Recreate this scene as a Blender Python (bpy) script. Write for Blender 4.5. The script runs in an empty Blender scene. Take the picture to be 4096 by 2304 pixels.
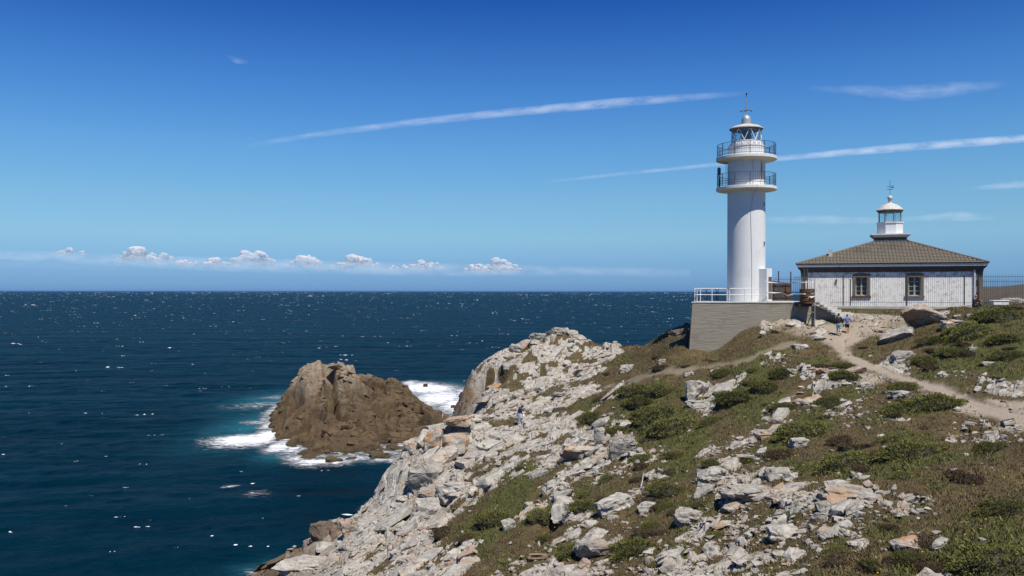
import bpy, bmesh, math, random
import numpy as np
from mathutils import Vector, Matrix
rnd = random.Random(7)
R = math.radians
scene = bpy.context.scene
COL = scene.collection
USE_HAZE = True

# ---------------------------------------------------------------- camera
F, CX, HZ, EYE = 3413.0, 2048.0, 1165.0, 22.0      # focal length in photo pixels, centre, horizon row, eye height above the sea
cam_d = bpy.data.cameras.new('camera'); cam = bpy.data.objects.new('camera', cam_d); COL.objects.link(cam)
cam.location = (0, 0, EYE); cam.rotation_euler = (R(90), R(-0.04), 0)
cam_d.sensor_width = 36.0; cam_d.lens = 36.0 * F / 4096.0
cam_d.shift_y = (HZ - 1152.0) / 4096.0
cam_d.clip_start = 0.5; cam_d.clip_end = 200000
scene.camera = cam

# ---------------------------------------------------------------- sky and sun
SUN_DIR = Vector((0.225, -0.412, 0.883)).normalized()
world = bpy.data.worlds.new('World'); scene.world = world; world.use_nodes = True
wn, wl = world.node_tree.nodes, world.node_tree.links
wn.clear()
w_out = wn.new('ShaderNodeOutputWorld'); w_bg = wn.new('ShaderNodeBackground')
w_sky = wn.new('ShaderNodeTexSky'); w_sky.sky_type = 'NISHITA'; w_sky.sun_disc = False
w_sky.sun_elevation = math.asin(SUN_DIR.z); w_sky.sun_rotation = math.atan2(SUN_DIR.x, SUN_DIR.y)
w_sky.air_density = 1.0; w_sky.dust_density = 0.25; w_sky.ozone_density = 2.5
w_tc = wn.new('ShaderNodeTexCoord'); w_sep = wn.new('ShaderNodeSeparateXYZ')
w_mr = wn.new('ShaderNodeMapRange'); w_mr.inputs[1].default_value = 0.0; w_mr.inputs[2].default_value = 0.5
w_ramp = wn.new('ShaderNodeValToRGB')
el = w_ramp.color_ramp.elements
SKY = [(0.0, (0.150, 0.330, 0.80)), (0.067, (0.225, 0.405, 0.745)), (0.126, (0.335, 0.520, 0.715)), (0.213, (0.350, 0.560, 0.715)), (0.327, (0.300, 0.555, 0.775)),
       (0.465, (0.197, 0.462, 0.79)), (0.646, (0.075, 0.265, 0.65)), (1.0, (0.056, 0.22, 0.57))]
el[0].position, el[0].color = SKY[0][0], SKY[0][1] + (1,)
el[1].position, el[1].color = SKY[-1][0], SKY[-1][1] + (1,)
for p_, c_ in SKY[1:-1]:
    e_ = el.new(p_); e_.color = c_ + (1,)
w_mul = wn.new('ShaderNodeMix'); w_mul.data_type = 'RGBA'; w_mul.blend_type = 'MULTIPLY'; w_mul.inputs[0].default_value = 1.0
w_bg.inputs[1].default_value = 0.122
wl.new(w_tc.outputs['Generated'], w_sep.inputs[0]); wl.new(w_sep.outputs[2], w_mr.inputs[0]); wl.new(w_mr.outputs[0], w_ramp.inputs[0])
wl.new(w_sky.outputs[0], w_mul.inputs[6]); wl.new(w_ramp.outputs[0], w_mul.inputs[7])
wl.new(w_mul.outputs[2], w_bg.inputs[0]); wl.new(w_bg.outputs[0], w_out.inputs[0])
sun_d = bpy.data.lights.new('sun', 'SUN'); sun_d.energy = 5.0; sun_d.angle = R(0.53); sun_d.color = (1.0, 0.94, 0.84)
sun = bpy.data.objects.new('sun', sun_d); COL.objects.link(sun)
sun.rotation_euler = SUN_DIR.to_track_quat('Z', 'Y').to_euler(); sun.location = (60, -60, 120)
vs = scene.view_settings
vs.view_transform = 'Standard'; vs.look = 'None'; vs.exposure = 0.3; vs.gamma = 1.0; vs.use_curve_mapping = False
scene.render.engine = 'CYCLES'
scene.cycles.max_bounces = 6; scene.cycles.diffuse_bounces = 3; scene.cycles.glossy_bounces = 3
scene.cycles.transparent_max_bounces = 12; scene.cycles.transmission_bounces = 4
scene.cycles.use_denoising = True

# ---------------------------------------------------------------- helpers
def at(px, py, Y):
    return Vector(((px - CX) / F * Y, Y, EYE - (py - HZ) / F * Y))

def tag(o, label=None, cat=None, group=None, kind=None):
    if label: o['label'] = label
    if cat: o['category'] = cat
    if group: o['group'] = group
    if kind: o['kind'] = kind
    return o

def empty(name, loc, rz=0.0):
    o = bpy.data.objects.new(name, None); COL.objects.link(o)
    o.location = loc; o.rotation_euler = (0, 0, rz); o.empty_display_size = 0.3
    return o

def mesh_np(name, V, Fq, mat=None, smooth=True, mats=None):
    """mesh from numpy vertices (n,3) and faces (m,k)"""
    me = bpy.data.meshes.new(name)
    V = np.asarray(V, dtype=np.float32); Fq = np.asarray(Fq, dtype=np.int32)
    m, k = Fq.shape
    me.vertices.add(len(V)); me.vertices.foreach_set('co', V.ravel())
    me.loops.add(m * k); me.loops.foreach_set('vertex_index', Fq.ravel())
    me.polygons.add(m); me.polygons.foreach_set('loop_start', np.arange(0, m * k, k, dtype=np.int32))
    me.polygons.foreach_set('loop_total', np.full(m, k, dtype=np.int32))
    me.polygons.foreach_set('use_smooth', np.full(m, smooth, dtype=bool))
    me.update(calc_edges=True); me.validate()
    if mat: me.materials.append(mat)
    return me

def link(name, me, parent=None, loc=(0, 0, 0), rz=0.0):
    o = bpy.data.objects.new(name, me); COL.objects.link(o)
    o.location = loc; o.rotation_euler = (0, 0, rz)
    if parent: o.parent = parent
    return o

def attr(me, name, values):
    a = me.attributes.new(name, 'FLOAT', 'POINT'); a.data.foreach_set('value', np.asarray(values, dtype=np.float32))

class MB:
    """collects simple solids; build() makes ONE mesh object"""
    def __init__(s): s.v = []; s.f = []
    def add(s, vs_, fs_):
        n = len(s.v); s.v += [tuple(p) for p in vs_]; s.f += [tuple(i + n for i in f) for f in fs_]; return s
    def box(s, c, d, rz=0.0, taper=1.0):
        x, y, z = d[0] / 2, d[1] / 2, d[2] / 2; ca, sa = math.cos(rz), math.sin(rz); vs_ = []
        for k in (-1, 1):
            t = taper if k > 0 else 1.0
            for i, j in ((-1, -1), (1, -1), (1, 1), (-1, 1)):
                px, py = i * x * t, j * y * t
                vs_.append((c[0] + px * ca - py * sa, c[1] + px * sa + py * ca, c[2] + k * z))
        return s.add(vs_, [(3, 2, 1, 0), (4, 5, 6, 7), (0, 1, 5, 4), (1, 2, 6, 5), (2, 3, 7, 6), (3, 0, 4, 7)])
    def bar(s, p0, p1, w, h=None, up=(0, 0, 1)):
        p0, p1 = Vector(p0), Vector(p1); h = h or w
        d = (p1 - p0).normalized(); u = Vector(up)
        if abs(d.dot(u)) > 0.98: u = Vector((1, 0, 0))
        a = d.cross(u).normalized(); b = a.cross(d).normalized(); vs_ = []
        for p in (p0, p1):
            for i, j in ((-1, -1), (1, -1), (1, 1), (-1, 1)): vs_.append(p + a * (i * w / 2) + b * (j * h / 2))
        return s.add(vs_, [(3, 2, 1, 0), (4, 5, 6, 7), (0, 1, 5, 4), (1, 2, 6, 5), (2, 3, 7, 6), (3, 0, 4, 7)])
    def tube(s, pts, r, n=6, closed=False):
        pts = [Vector(p) for p in pts]; m = len(pts); rings = []; r_ = r if isinstance(r, (list, tuple)) else [r] * m
        for i, p in enumerate(pts):
            if closed: d = pts[(i + 1) % m] - pts[i - 1]
            else: d = pts[min(i + 1, m - 1)] - pts[max(i - 1, 0)]
            d.normalize(); u = Vector((0, 0, 1)) if abs(d.z) < 0.9 else Vector((1, 0, 0))
            a = d.cross(u).normalized(); b = a.cross(d).normalized()
            rings.append([p + (a * math.cos(2 * math.pi * k / n) + b * math.sin(2 * math.pi * k / n)) * r_[i] for k in range(n)])
        vs_ = [q for rg in rings for q in rg]; fs_ = []
        for i in range(m if closed else m - 1):
            j = (i + 1) % m
            for k in range(n): fs_.append((i * n + k, i * n + (k + 1) % n, j * n + (k + 1) % n, j * n + k))
        if not closed: fs_ += [tuple(range(n))[::-1], tuple((m - 1) * n + k for k in range(n))]
        return s.add(vs_, fs_)
    def lathe(s, prof, n=32, c=(0, 0, 0), a0=0.0):
        """prof: (radius, z) from bottom to top; closed with caps where the radius is not zero"""
        vs_ = []; fs_ = []; m = len(prof)
        for r_, z in prof:
            for k in range(n):
                a = a0 + 2 * math.pi * k / n; vs_.append((c[0] + r_ * math.cos(a), c[1] + r_ * math.sin(a), c[2] + z))
        for i in range(m - 1):
            for k in range(n): fs_.append((i * n + k, i * n + (k + 1) % n, (i + 1) * n + (k + 1) % n, (i + 1) * n + k))
        fs_ += [tuple(range(n))[::-1], tuple((m - 1) * n + k for k in range(n))]
        return s.add(vs_, fs_)
    def prism(s, poly, z0, z1):
        n = len(poly); z0 = z0 if isinstance(z0, (list, tuple)) else [z0] * n; z1 = z1 if isinstance(z1, (list, tuple)) else [z1] * n
        vs_ = [(p[0], p[1], z0[i]) for i, p in enumerate(poly)] + [(p[0], p[1], z1[i]) for i, p in enumerate(poly)]
        fs_ = [tuple(range(n))[::-1], tuple(range(n, 2 * n))] + [(i, (i + 1) % n, n + (i + 1) % n, n + i) for i in range(n)]
        return s.add(vs_, fs_)
    def mesh(s, name, mat, smooth=False):
        me = bpy.data.meshes.new(name); me.from_pydata(s.v, [], s.f); me.validate(); me.update()
        bm = bmesh.new(); bm.from_mesh(me); bmesh.ops.recalc_face_normals(bm, faces=bm.faces); bm.to_mesh(me); bm.free()
        if mat: me.materials.append(mat)
        if smooth:
            me.polygons.foreach_set('use_smooth', [True] * len(me.polygons))
            me.set_sharp_from_angle(angle=R(35))
        return me
    def build(s, name, mat, parent=None, smooth=False, loc=(0, 0, 0), rz=0.0, bevel=0.0):
        o = link(name, s.mesh(name, mat, smooth), parent, loc, rz)
        if bevel:
            b = o.modifiers.new('bevel', 'BEVEL'); b.width = bevel; b.segments = 1; b.limit_method = 'ANGLE'
        return o

# ---------------------------------------------------------------- materials
def mat_new(name):
    m = bpy.data.materials.new(name); m.use_nodes = True; nt = m.node_tree
    return m, nt.nodes, nt.links, nt.nodes['Principled BSDF']

class NG:
    """small helper to wire node graphs"""
    def __init__(s, n, l, coord='Object'):
        s.n, s.l = n, l; tc = n.new('ShaderNodeTexCoord'); s.co = tc.outputs[coord]
    def noise(s, scale, detail=4, rough=0.55, co=None, dist=0.0):
        t = s.n.new('ShaderNodeTexNoise'); t.inputs['Scale'].default_value = scale; t.inputs['Detail'].default_value = detail
        t.inputs['Roughness'].default_value = rough; t.inputs['Distortion'].default_value = dist
        s.l.new(co or s.co, t.inputs['Vector']); return t.outputs['Fac']
    def vor(s, scale, co=None, feature='F1', out='Distance'):
        t = s.n.new('ShaderNodeTexVoronoi'); t.feature = feature; t.inputs['Scale'].default_value = scale
        s.l.new(co or s.co, t.inputs['Vector']); return t.outputs[out]
    def map(s, scale, co=None, rot=(0, 0, 0)):
        t = s.n.new('ShaderNodeMapping'); t.inputs['Scale'].default_value = scale; t.inputs['Rotation'].default_value = rot
        s.l.new(co or s.co, t.inputs['Vector']); return t.outputs[0]
    def rng(s, v, a, b, c=0.0, d=1.0, smooth=True):
        t = s.n.new('ShaderNodeMapRange'); t.interpolation_type = 'SMOOTHSTEP' if smooth else 'LINEAR'
        for i, q in zip((1, 2, 3, 4), (a, b, c, d)): t.inputs[i].default_value = q
        s.l.new(v, t.inputs[0]); return t.outputs[0]
    def math(s, op, a, b=None):
        t = s.n.new('ShaderNodeMath'); t.operation = op
        for i, q in enumerate((a, b)):
            if q is None: continue
            if isinstance(q, (int, float)): t.inputs[i].default_value = q
            else: s.l.new(q, t.inputs[i])
        return t.outputs[0]
    def mix(s, fac, a, b, mode='MIX'):
        t = s.n.new('ShaderNodeMix'); t.data_type = 'RGBA'; t.blend_type = mode
        for i, q in ((0, fac), (6, a), (7, b)):
            if isinstance(q, (int, float)): t.inputs[i].default_value = q
            elif isinstance(q, (tuple, list)): t.inputs[i].default_value = tuple(q) + (1,) if len(q) == 3 else q
            else: s.l.new(q, t.inputs[i])
        return t.outputs[2]
    def attr(s, name):
        t = s.n.new('ShaderNodeAttribute'); t.attribute_name = name; return t.outputs['Fac']
    def rand(s):
        return s.n.new('ShaderNodeObjectInfo').outputs['Random']
    def bump(s, h, strength, dist, bsdf):
        t = s.n.new('ShaderNodeBump'); t.inputs['Strength'].default_value = strength; t.inputs['Distance'].default_value = dist
        s.l.new(h, t.inputs['Height']); s.l.new(t.outputs[0], bsdf.inputs['Normal']); return t

def simple(name, col, rough=0.7, var=0.25, scale=3.0, metal=0.0, bump=0.0, col2=None):
    """plain colour with grain and a second tone in patches"""
    m, n, l, b = mat_new(name); g = NG(n, l)
    f = g.rng(g.noise(scale, 6, 0.65), 0.3, 0.7)
    c2 = col2 or tuple(max(0, c * (1 - var)) for c in col)
    l.new(g.mix(f, col, c2), b.inputs['Base Color'])
    b.inputs['Roughness'].default_value = rough; b.inputs['Metallic'].default_value = metal
    if bump: g.bump(g.noise(scale * 6, 5, 0.7), bump, 0.02, b)
    return m

# ---------------------------------------------------------------- noise on numpy arrays
def _h(ix, iy, seed):
    h = (ix.astype(np.int64) * 374761393 + iy.astype(np.int64) * 668265263 + seed * 974634777) & 0xffffffff
    h = ((h ^ (h >> 13)) * 1274126177) & 0xffffffff
    h = ((h ^ (h >> 16)) * 2246822519) & 0xffffffff
    return ((h ^ (h >> 15)) & 0xffffff).astype(np.float64) / 0xffffff
def vnoise(x, y, seed=0):
    ix, iy = np.floor(x), np.floor(y); fx, fy = x - ix, y - iy
    fx = fx * fx * fx * (fx * (fx * 6 - 15) + 10); fy = fy * fy * fy * (fy * (fy * 6 - 15) + 10)
    a, b, c, d = _h(ix, iy, seed), _h(ix + 1, iy, seed), _h(ix, iy + 1, seed), _h(ix + 1, iy + 1, seed)
    return (a + (b - a) * fx) * (1 - fy) + (c + (d - c) * fx) * fy
def fbm(x, y, seed=0, oct=4, gain=0.5):
    t = np.zeros_like(x); a = 1.0; s = 0.0
    for o in range(oct):
        k = 2.03 ** o
        t += a * vnoise(x * k + o * 17.3, y * k - o * 9.1, seed + o); s += a; a *= gain
    return t / s
def voro(x, y, seed=0):
    """F1, F2, cell random, offset from cell centre"""
    ix, iy = np.floor(x), np.floor(y)
    f1 = np.full_like(x, 9.0); f2 = np.full_like(x, 9.0); rr = np.zeros_like(x); ox = np.zeros_like(x); oy = np.zeros_like(x); r2 = np.zeros_like(x)
    for i in (-1, 0, 1):
        for j in (-1, 0, 1):
            cx, cy = ix + i, iy + j
            px = cx + _h(cx, cy, seed) * 0.9 + 0.05; py = cy + _h(cx, cy, seed + 51) * 0.9 + 0.05
            dx, dy = x - px, y - py; d = np.sqrt(dx * dx + dy * dy)
            new = d < f1
            f2 = np.where(new, f1, np.minimum(f2, d)); f1 = np.where(new, d, f1)
            rr = np.where(new, _h(cx, cy, seed + 97), rr); r2 = np.where(new, _h(cx, cy, seed + 143), r2)
            ox = np.where(new, dx, ox); oy = np.where(new, dy, oy)
    return f1, f2, rr, r2, ox, oy
def sstep(x, a, b):
    t = np.clip((x - a) / (b - a), 0, 1); return t * t * (3 - 2 * t)
def blocks(u, v, scales, seed, amp=0.3, groove=0.12):
    """broken rock: tilted plates of several sizes with open joints"""
    t = np.zeros_like(u)
    for k, s in enumerate(scales):
        w = 0.35 * s
        uu = u + w * (vnoise(u / s, v / s, seed + 5 * k) - .5); vv = v + w * (vnoise(u / s + 7, v / s - 3, seed + 5 * k + 1) - .5)
        f1, f2, a, b, ox, oy = voro(uu / s / 1.7, vv / s, seed + 31 * k)
        t += s * amp * ((a - 0.5) * 1.3 + (b - 0.5) * ox * 1.6 + (a * 7 % 1 - 0.35) * oy * 1.3)
        t -= s * groove * (1 - sstep(f2 - f1, 0.0, 0.16))
    return t

def rbf(points, smooth=0.02):
    P = np.array([(p[0], p[1]) for p in points], float); z = np.array([p[2] for p in points], float); n = len(P)
    def k(d2): return 0.5 * d2 * np.log(np.maximum(d2, 1e-9))
    A = np.zeros((n + 3, n + 3)); d2 = ((P[:, None] - P[None]) ** 2).sum(-1)
    A[:n, :n] = k(d2) + np.eye(n) * smooth * 100; A[:n, n] = 1; A[:n, n + 1:] = P; A[n, :n] = 1; A[n + 1:, :n] = P.T
    w = np.linalg.solve(A, np.concatenate([z, np.zeros(3)]))
    def f(x, y):
        out = w[n] + w[n + 1] * x + w[n + 2] * y
        for i in range(n): out = out + w[i] * k((x - P[i, 0]) ** 2 + (y - P[i, 1]) ** 2)
        return out
    return f

class Grid:
    """values on a regular world grid, read back bilinearly"""
    def __init__(s, x0, x1, y0, y1, d, fn=None):
        s.x0, s.y0, s.d = x0, y0, d
        s.xs = np.arange(x0, x1 + d / 2, d); s.ys = np.arange(y0, y1 + d / 2, d)
        s.X, s.Y = np.meshgrid(s.xs, s.ys)
        s.v = fn(s.X, s.Y) if fn else np.zeros_like(s.X)
    def __call__(s, x, y, v=None):
        v = s.v if v is None else v
        gx = np.clip((np.asarray(x, float) - s.x0) / s.d, 0, len(s.xs) - 1.001); gy = np.clip((np.asarray(y, float) - s.y0) / s.d, 0, len(s.ys) - 1.001)
        ix, iy = gx.astype(int), gy.astype(int); fx, fy = gx - ix, gy - iy
        return (v[iy, ix] * (1 - fx) + v[iy, ix + 1] * fx) * (1 - fy) + (v[iy + 1, ix] * (1 - fx) + v[iy + 1, ix + 1] * fx) * fy
# ================================================================ THE HEADLAND (terrain)
def P(px, py, Y): v = at(px, py, Y); return (v.x, v.y, v.z)
TP = [P(*q) for q in [
    # near slope, bottom edge of the view
    (4096, 2304, 25), (3600, 2304, 27), (3000, 2304, 30.5), (2500, 2304, 35), (2048, 2304, 40), (1700, 2304, 46), (1400, 2304, 52), (1150, 2304, 58),
    (4096, 2000, 31), (3600, 2000, 33.5), (3000, 2000, 39), (2500, 2100, 42), (2500, 1900, 49), (2048, 2000, 52), (2048, 1850, 60), (1800, 2050, 55),
    (1500, 2150, 57), (1300, 2230, 59),
    # sea-side edge
    (1130, 2230, 63), (1250, 2165, 63.5), (1400, 2085, 64), (1480, 2020, 65), (1545, 1920, 66), (1610, 1820, 68), (1690, 1740, 70), (1800, 1690, 72),
    (1700, 1850, 65), (1850, 1800, 66),
    # middle slope
    (2078, 1708, 70), (2300, 1700, 66), (2700, 1700, 58), (3100, 1700, 50.5), (3600, 1700, 44.5), (4096, 1690, 41.5),
    (2250, 1600, 77), (2450, 1550, 76), (2800, 1500, 66), (3200, 1500, 57.5), (2400, 1480, 84), (2600, 1460, 77), (3000, 1400, 67), (2850, 1420, 70),
    (3370, 1335, 67), (3400, 1420, 61.5), (3560, 1490, 56), (3820, 1580, 48.5), (3200, 1380, 66), (3880, 1500, 51), (4096, 1550, 47),
    (3600, 1290, 67), (3500, 1300, 68), (3714, 1330, 61.5), (3624, 1440, 57.5), (3800, 1240, 65), (3900, 1240, 66), (4096, 1232, 62), (4096, 1400, 53), (3752, 1352, 59.5),
    # rocky dome of the far headland
    (2240, 1326, 100), (2330, 1345, 101), (2130, 1372, 99), (2000, 1440, 98), (1880, 1525, 97), (1845, 1580, 96), (2100, 1560, 88), (2000, 1600, 85), (1930, 1650, 82),
    (2200, 1450, 93), (2370, 1390, 101), (2480, 1388, 98), (2560, 1378, 95), (2700, 1325, 85), (2350, 1440, 94),
    # foot of the platform
    (2755, 1380, 71), (2960, 1300, 70.8), (3100, 1266, 70.8), (3250, 1264, 70.8), (3400, 1262, 71.5), (2700, 1380, 73), (2720, 1322, 78),
]] + [
    # out of sight: hill under the camera, flanks, and the seabed
    (0, 0, 20.3), (8, 4, 19.7), (-8, 3, 18.3), (0, 10, 17.6), (0, 20, 13.4), (0, 30, 11.0), (9, 20, 13.2), (16, 16, 14.6), (24, 20, 15.6), (30, 34, 17), (20, 0, 20), (40, 20, 19), (44, 45, 20.2),
    (-12, 18, 9), (-12, 34, 5.5), (-22, 30, 0), (-24, 48, -2), (-30, 60, -5), (-22, 68, -4), (-40, 40, -7), (-30, 10, 2),
    (-16.5, 70, -2), (-13, 72, 0.0), (-12, 76, 1), (-10, 80, 2.5), (-9, 86, 3), (-10, 92, 1), (-13, 84, -3), (-8.2, 97, 1.5), (-12, 97, -5), (-8, 108, -4), (0, 112, 3), (6, 112, 8), (13, 113, 5), (20, 106, 8), (26, 100, 13),
    (-25, 90, -7), (-20, 110, -7), (0, 125, -6), (20, 125, -5), (17, 92, 15.5), (22, 88, 17.5), (28, 90, 19.8), (33, 98, 19.5), (36, 112, 14), (40, 130, 3),
    (27, 78, 20.3), (34, 76, 20.3), (41, 73, 20.4), (45, 80, 20.4), (38, 88, 20.2), (48, 68, 20.6), (52, 60, 21), (60, 75, 21), (60, 95, 20), (60, 120, 12), (62, 40, 21), (66, 20, 21), (24, 74, 20.0), (22, 76, 19.6), (18, 76, 18.8),
]
_rf = rbf(TP, 0.004)
G0 = Grid(-60, 78, -6, 140, 0.5, _rf)

def hit(px, py, y0=14.0, y1=128.0):
    """where the sight line of a photo point meets the ground"""
    ys = np.arange(y0, y1, 0.1); x = (px - CX) / F * ys; z = EYE - (py - HZ) / F * ys
    below = np.nonzero(G0(x, ys) >= z)[0]
    if len(below) == 0: return None
    i = below[0]; return float(x[i]), float(ys[i])

# ground cover read from the photograph, one letter for each 128 x 64 pixel cell: R rock, r stones in heath, H heath, G green, M both, s stony soil, P bare path
COVER = """
.........RRR HHMHsssssHHGG
........RRRRHHMHHHPHHHGG
.......RRRRHHHHMrMMrrGGG
......RRrRrHHHHMGRssrHrH
......RRRrRsGMRGMRGrrPHr
......RRRRGMGMRGrrrHrGPP
.....RRRRRRrGGMMrGrrHMrs
.....RRRRRRRMGHRGGMHGHrr
....RRRrRRrrRGsrGHGGHGHH
....RRRRMrRRMGRRrGHGGHHH
...RRRRRMrHGrHRRRRHHGHHH
...RRRRMGRHrHGsRrRRRrrHH
..RRRRMGMMrHHMRrHRHrHrHG
..RRRRGGHHRRHGRRHRrHHHHH
.RRRRRRHHrRRRGRRRrRHrMrG
RRRRRRRHrRRMRrRRrHMMGGGG
""".strip('\n').split('\n')
COVER[0] = COVER[0].replace(' ', '')[:24]
CH = {'R': (.71, .20, .0), 'r': (.52, .50, .1), 'H': (.10, .40, .0), 'G': (.04, 1.0, .0), 'M': (.10, .72, .0), 's': (.42, .1, .75), 'P': (.15, .05, 1.0)}
cp = []
for j, row in enumerate(COVER):
    for i, ch in enumerate(row):
        if ch in CH:
            q = hit(1064 + 128 * i, 1312 + 64 * j)
            if q: cp.append((q[0], q[1]) + CH[ch])
cp = np.array(cp)
GC = Grid(-30, 50, 12, 120, 0.5)
num = [np.full_like(GC.X, 1e-4 * c) for c in (0.12, 0.4, 0.0)]; den = np.full_like(GC.X, 1e-4)
for q in cp:
    w_ = np.exp(-(((GC.X - q[0]) / 1.0) ** 2 + ((GC.Y - q[1]) / 1.5) ** 2) / 1.6)
    den += w_
    for k in range(3): num[k] += w_ * q[2 + k]
C_ROCK, C_GREEN, C_DIRT = [n_ / den for n_ in num]

def poly_dist(X, Y, pts):
    d = np.full_like(X, 1e9)
    for (ax, ay), (bx, by) in zip(pts[:-1], pts[1:]):
        vx, vy = bx - ax, by - ay; t = np.clip(((X - ax) * vx + (Y - ay) * vy) / (vx * vx + vy * vy), 0, 1)
        d = np.minimum(d, np.hypot(X - ax - t * vx, Y - ay - t * vy))
    return d
PATH = [hit(*q) for q in [(3330, 1290), (3372, 1330), (3340, 1365), (3385, 1420), (3455, 1452), (3560, 1490), (3700, 1535), (3820, 1582), (3950, 1632), (4096, 1685), (4300, 1760)]]
PATH2 = [hit(*q) for q in [(3170, 1378), (3000, 1442), (2850, 1468), (2700, 1488), (2560, 1512), (2440, 1545)]]
YARD = [hit(*q) for q in [(3190, 1315), (3290, 1300), (3420, 1292), (3560, 1290)]]

# terrain strike: the beds run away to the right
CA, SA = math.cos(R(58)), math.sin(R(58))
def masks(X, Y):
    rk = GC(X, Y, C_ROCK); gr = GC(X, Y, C_GREEN); dt = GC(X, Y, C_DIRT)
    u = X * CA + Y * SA; v = -X * SA + Y * CA
    n1 = fbm(u / 2.6, v / 1.3, 3, 4, 0.6); n2 = fbm(X / 1.1, Y / 1.1, 9, 3, 0.6); n3 = fbm(X / 2.2, Y / 2.2, 14, 4)
    far = sstep(-X, 4.5, 8.0) * sstep(Y, 50, 56)
    rock = sstep(np.maximum(rk, far) + (n1 - .5) * 1.25 + (n2 - .5) * 0.75, 0.50, 0.62)
    green = sstep(gr + (n3 - .5) * 1.3 + (n2 - .5) * .5, 0.42, 0.80) * (1 - rock)
    wob = (n2 - .5) * 0.9
    pth = 1 - sstep(poly_dist(X, Y, PATH) + wob * .6, 0.26, 0.60)
    pth = np.maximum(pth, 0.45 * (1 - sstep(poly_dist(X, Y, PATH2) + wob, 0.15, 0.75)))
    yard = 1 - sstep(poly_dist(X, Y, YARD) + wob * 2.2, 0.1, 1.7)
    dirt = np.maximum(np.maximum(pth, yard * .7), sstep(dt + (n3 - .5) * .8, 0.45, 0.8) * (1 - 0.6 * rock))
    rock = rock * (1 - pth) * (1 - .8 * yard)
    return rock, green * (1 - dirt), dirt, pth

PITS = []      # hollows beside and under the big boulders
for q_ in [(1885, 1805, 1.0, 1.6), (1652, 2010, 1.0, 1.9), (2212, 2080, .75, 1.1), (1945, 1520, 1.9, 3.0), (3235, 1592, 1.0, 1.1), (1915, 1640, 1.2, 1.6), (2170, 1490, .8, 1.2), (2480, 1830, .7, .8), (2810, 2215, .7, .8), (3330, 2085, .4, .5)]:
    h_ = hit(q_[0], q_[1]); PITS.append((h_[0], h_[1], q_[2], q_[3]))
def ground(X, Y, full=False):
    X = np.asarray(X, float); Y = np.asarray(Y, float)
    z = G0(X, Y); rock, green, dirt, pth = masks(X, Y)
    u = X * CA + Y * SA; v = -X * SA + Y * CA
    cliff = sstep(-X, 3.0, 8.0) * sstep(Y, 40, 52)
    big = blocks(u, v, (3.4,), 11, 0.28, 0.10)
    sm = blocks(u, v, (1.7, 0.75), 23, 0.26, 0.07) + blocks(u, v, (0.34,), 29, 0.2, 0.05)
    flat = 1 - sstep(np.hypot((X - 33.5) / 10, (Y - 80) / 10), 0.7, 1.2)
    z2 = z + (1 - flat) * (rock * (0.04 + sm * 0.85 + big * (0.25 + 0.75 * cliff)) + (1 - rock) * (1 - pth) * (0.34 * (fbm(X / 1.5, Y / 1.5, 41, 4) - .5) + green * .12 * fbm(X / .7, Y / .7, 47, 2)) + 0.5 * (fbm(X / 6, Y / 6, 43, 3) - .5) * (1 - pth)) - pth * 0.06
    z2 = z2 - .45 * np.exp(-((Y - 70.0) / 1.8) ** 2) * sstep(X, 15.5, 18) * sstep(27.5 - X, 0, 2.5)
    for hx, hy, hr, hd in PITS: z2 = z2 - hd * np.exp(-(((X - hx) ** 2 + (Y - hy) ** 2) / hr ** 2) ** 2)
    if full: return z2, rock, green, dirt
    return z2
def gz(x, y): return float(ground(np.array([x]), np.array([y]))[0])

rad = np.concatenate([np.linspace(2, 21, 24)[:-1], np.exp(np.linspace(math.log(21.0), math.log(114.0), 430)), np.linspace(114.6, 134, 16)]); NR = len(rad)
ang = np.radians(np.concatenate([np.linspace(-60, -36, 30)[:-1], np.linspace(-36, 36.5, 740), np.linspace(36.5, 62, 30)[1:]])); NA = len(ang)
A_, R_ = np.meshgrid(ang, rad); TX = (R_ * np.sin(A_)).ravel(); TY = (R_ * np.cos(A_)).ravel()
TZ, t_rock, t_green, t_dirt = ground(TX, TY, True)
idx = np.arange(NA * NR).reshape(NR, NA)
quads = np.stack([idx[:-1, :-1], idx[:-1, 1:], idx[1:, 1:], idx[1:, :-1]], -1).reshape(-1, 4)
quads = quads[(TZ[quads] > -1.5).any(1)]
used = np.zeros(len(TX), bool); used[quads.ravel()] = True
remap = np.cumsum(used) - 1; quads = remap[quads]
TV = np.stack([TX, TY, TZ], -1)[used]

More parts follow.
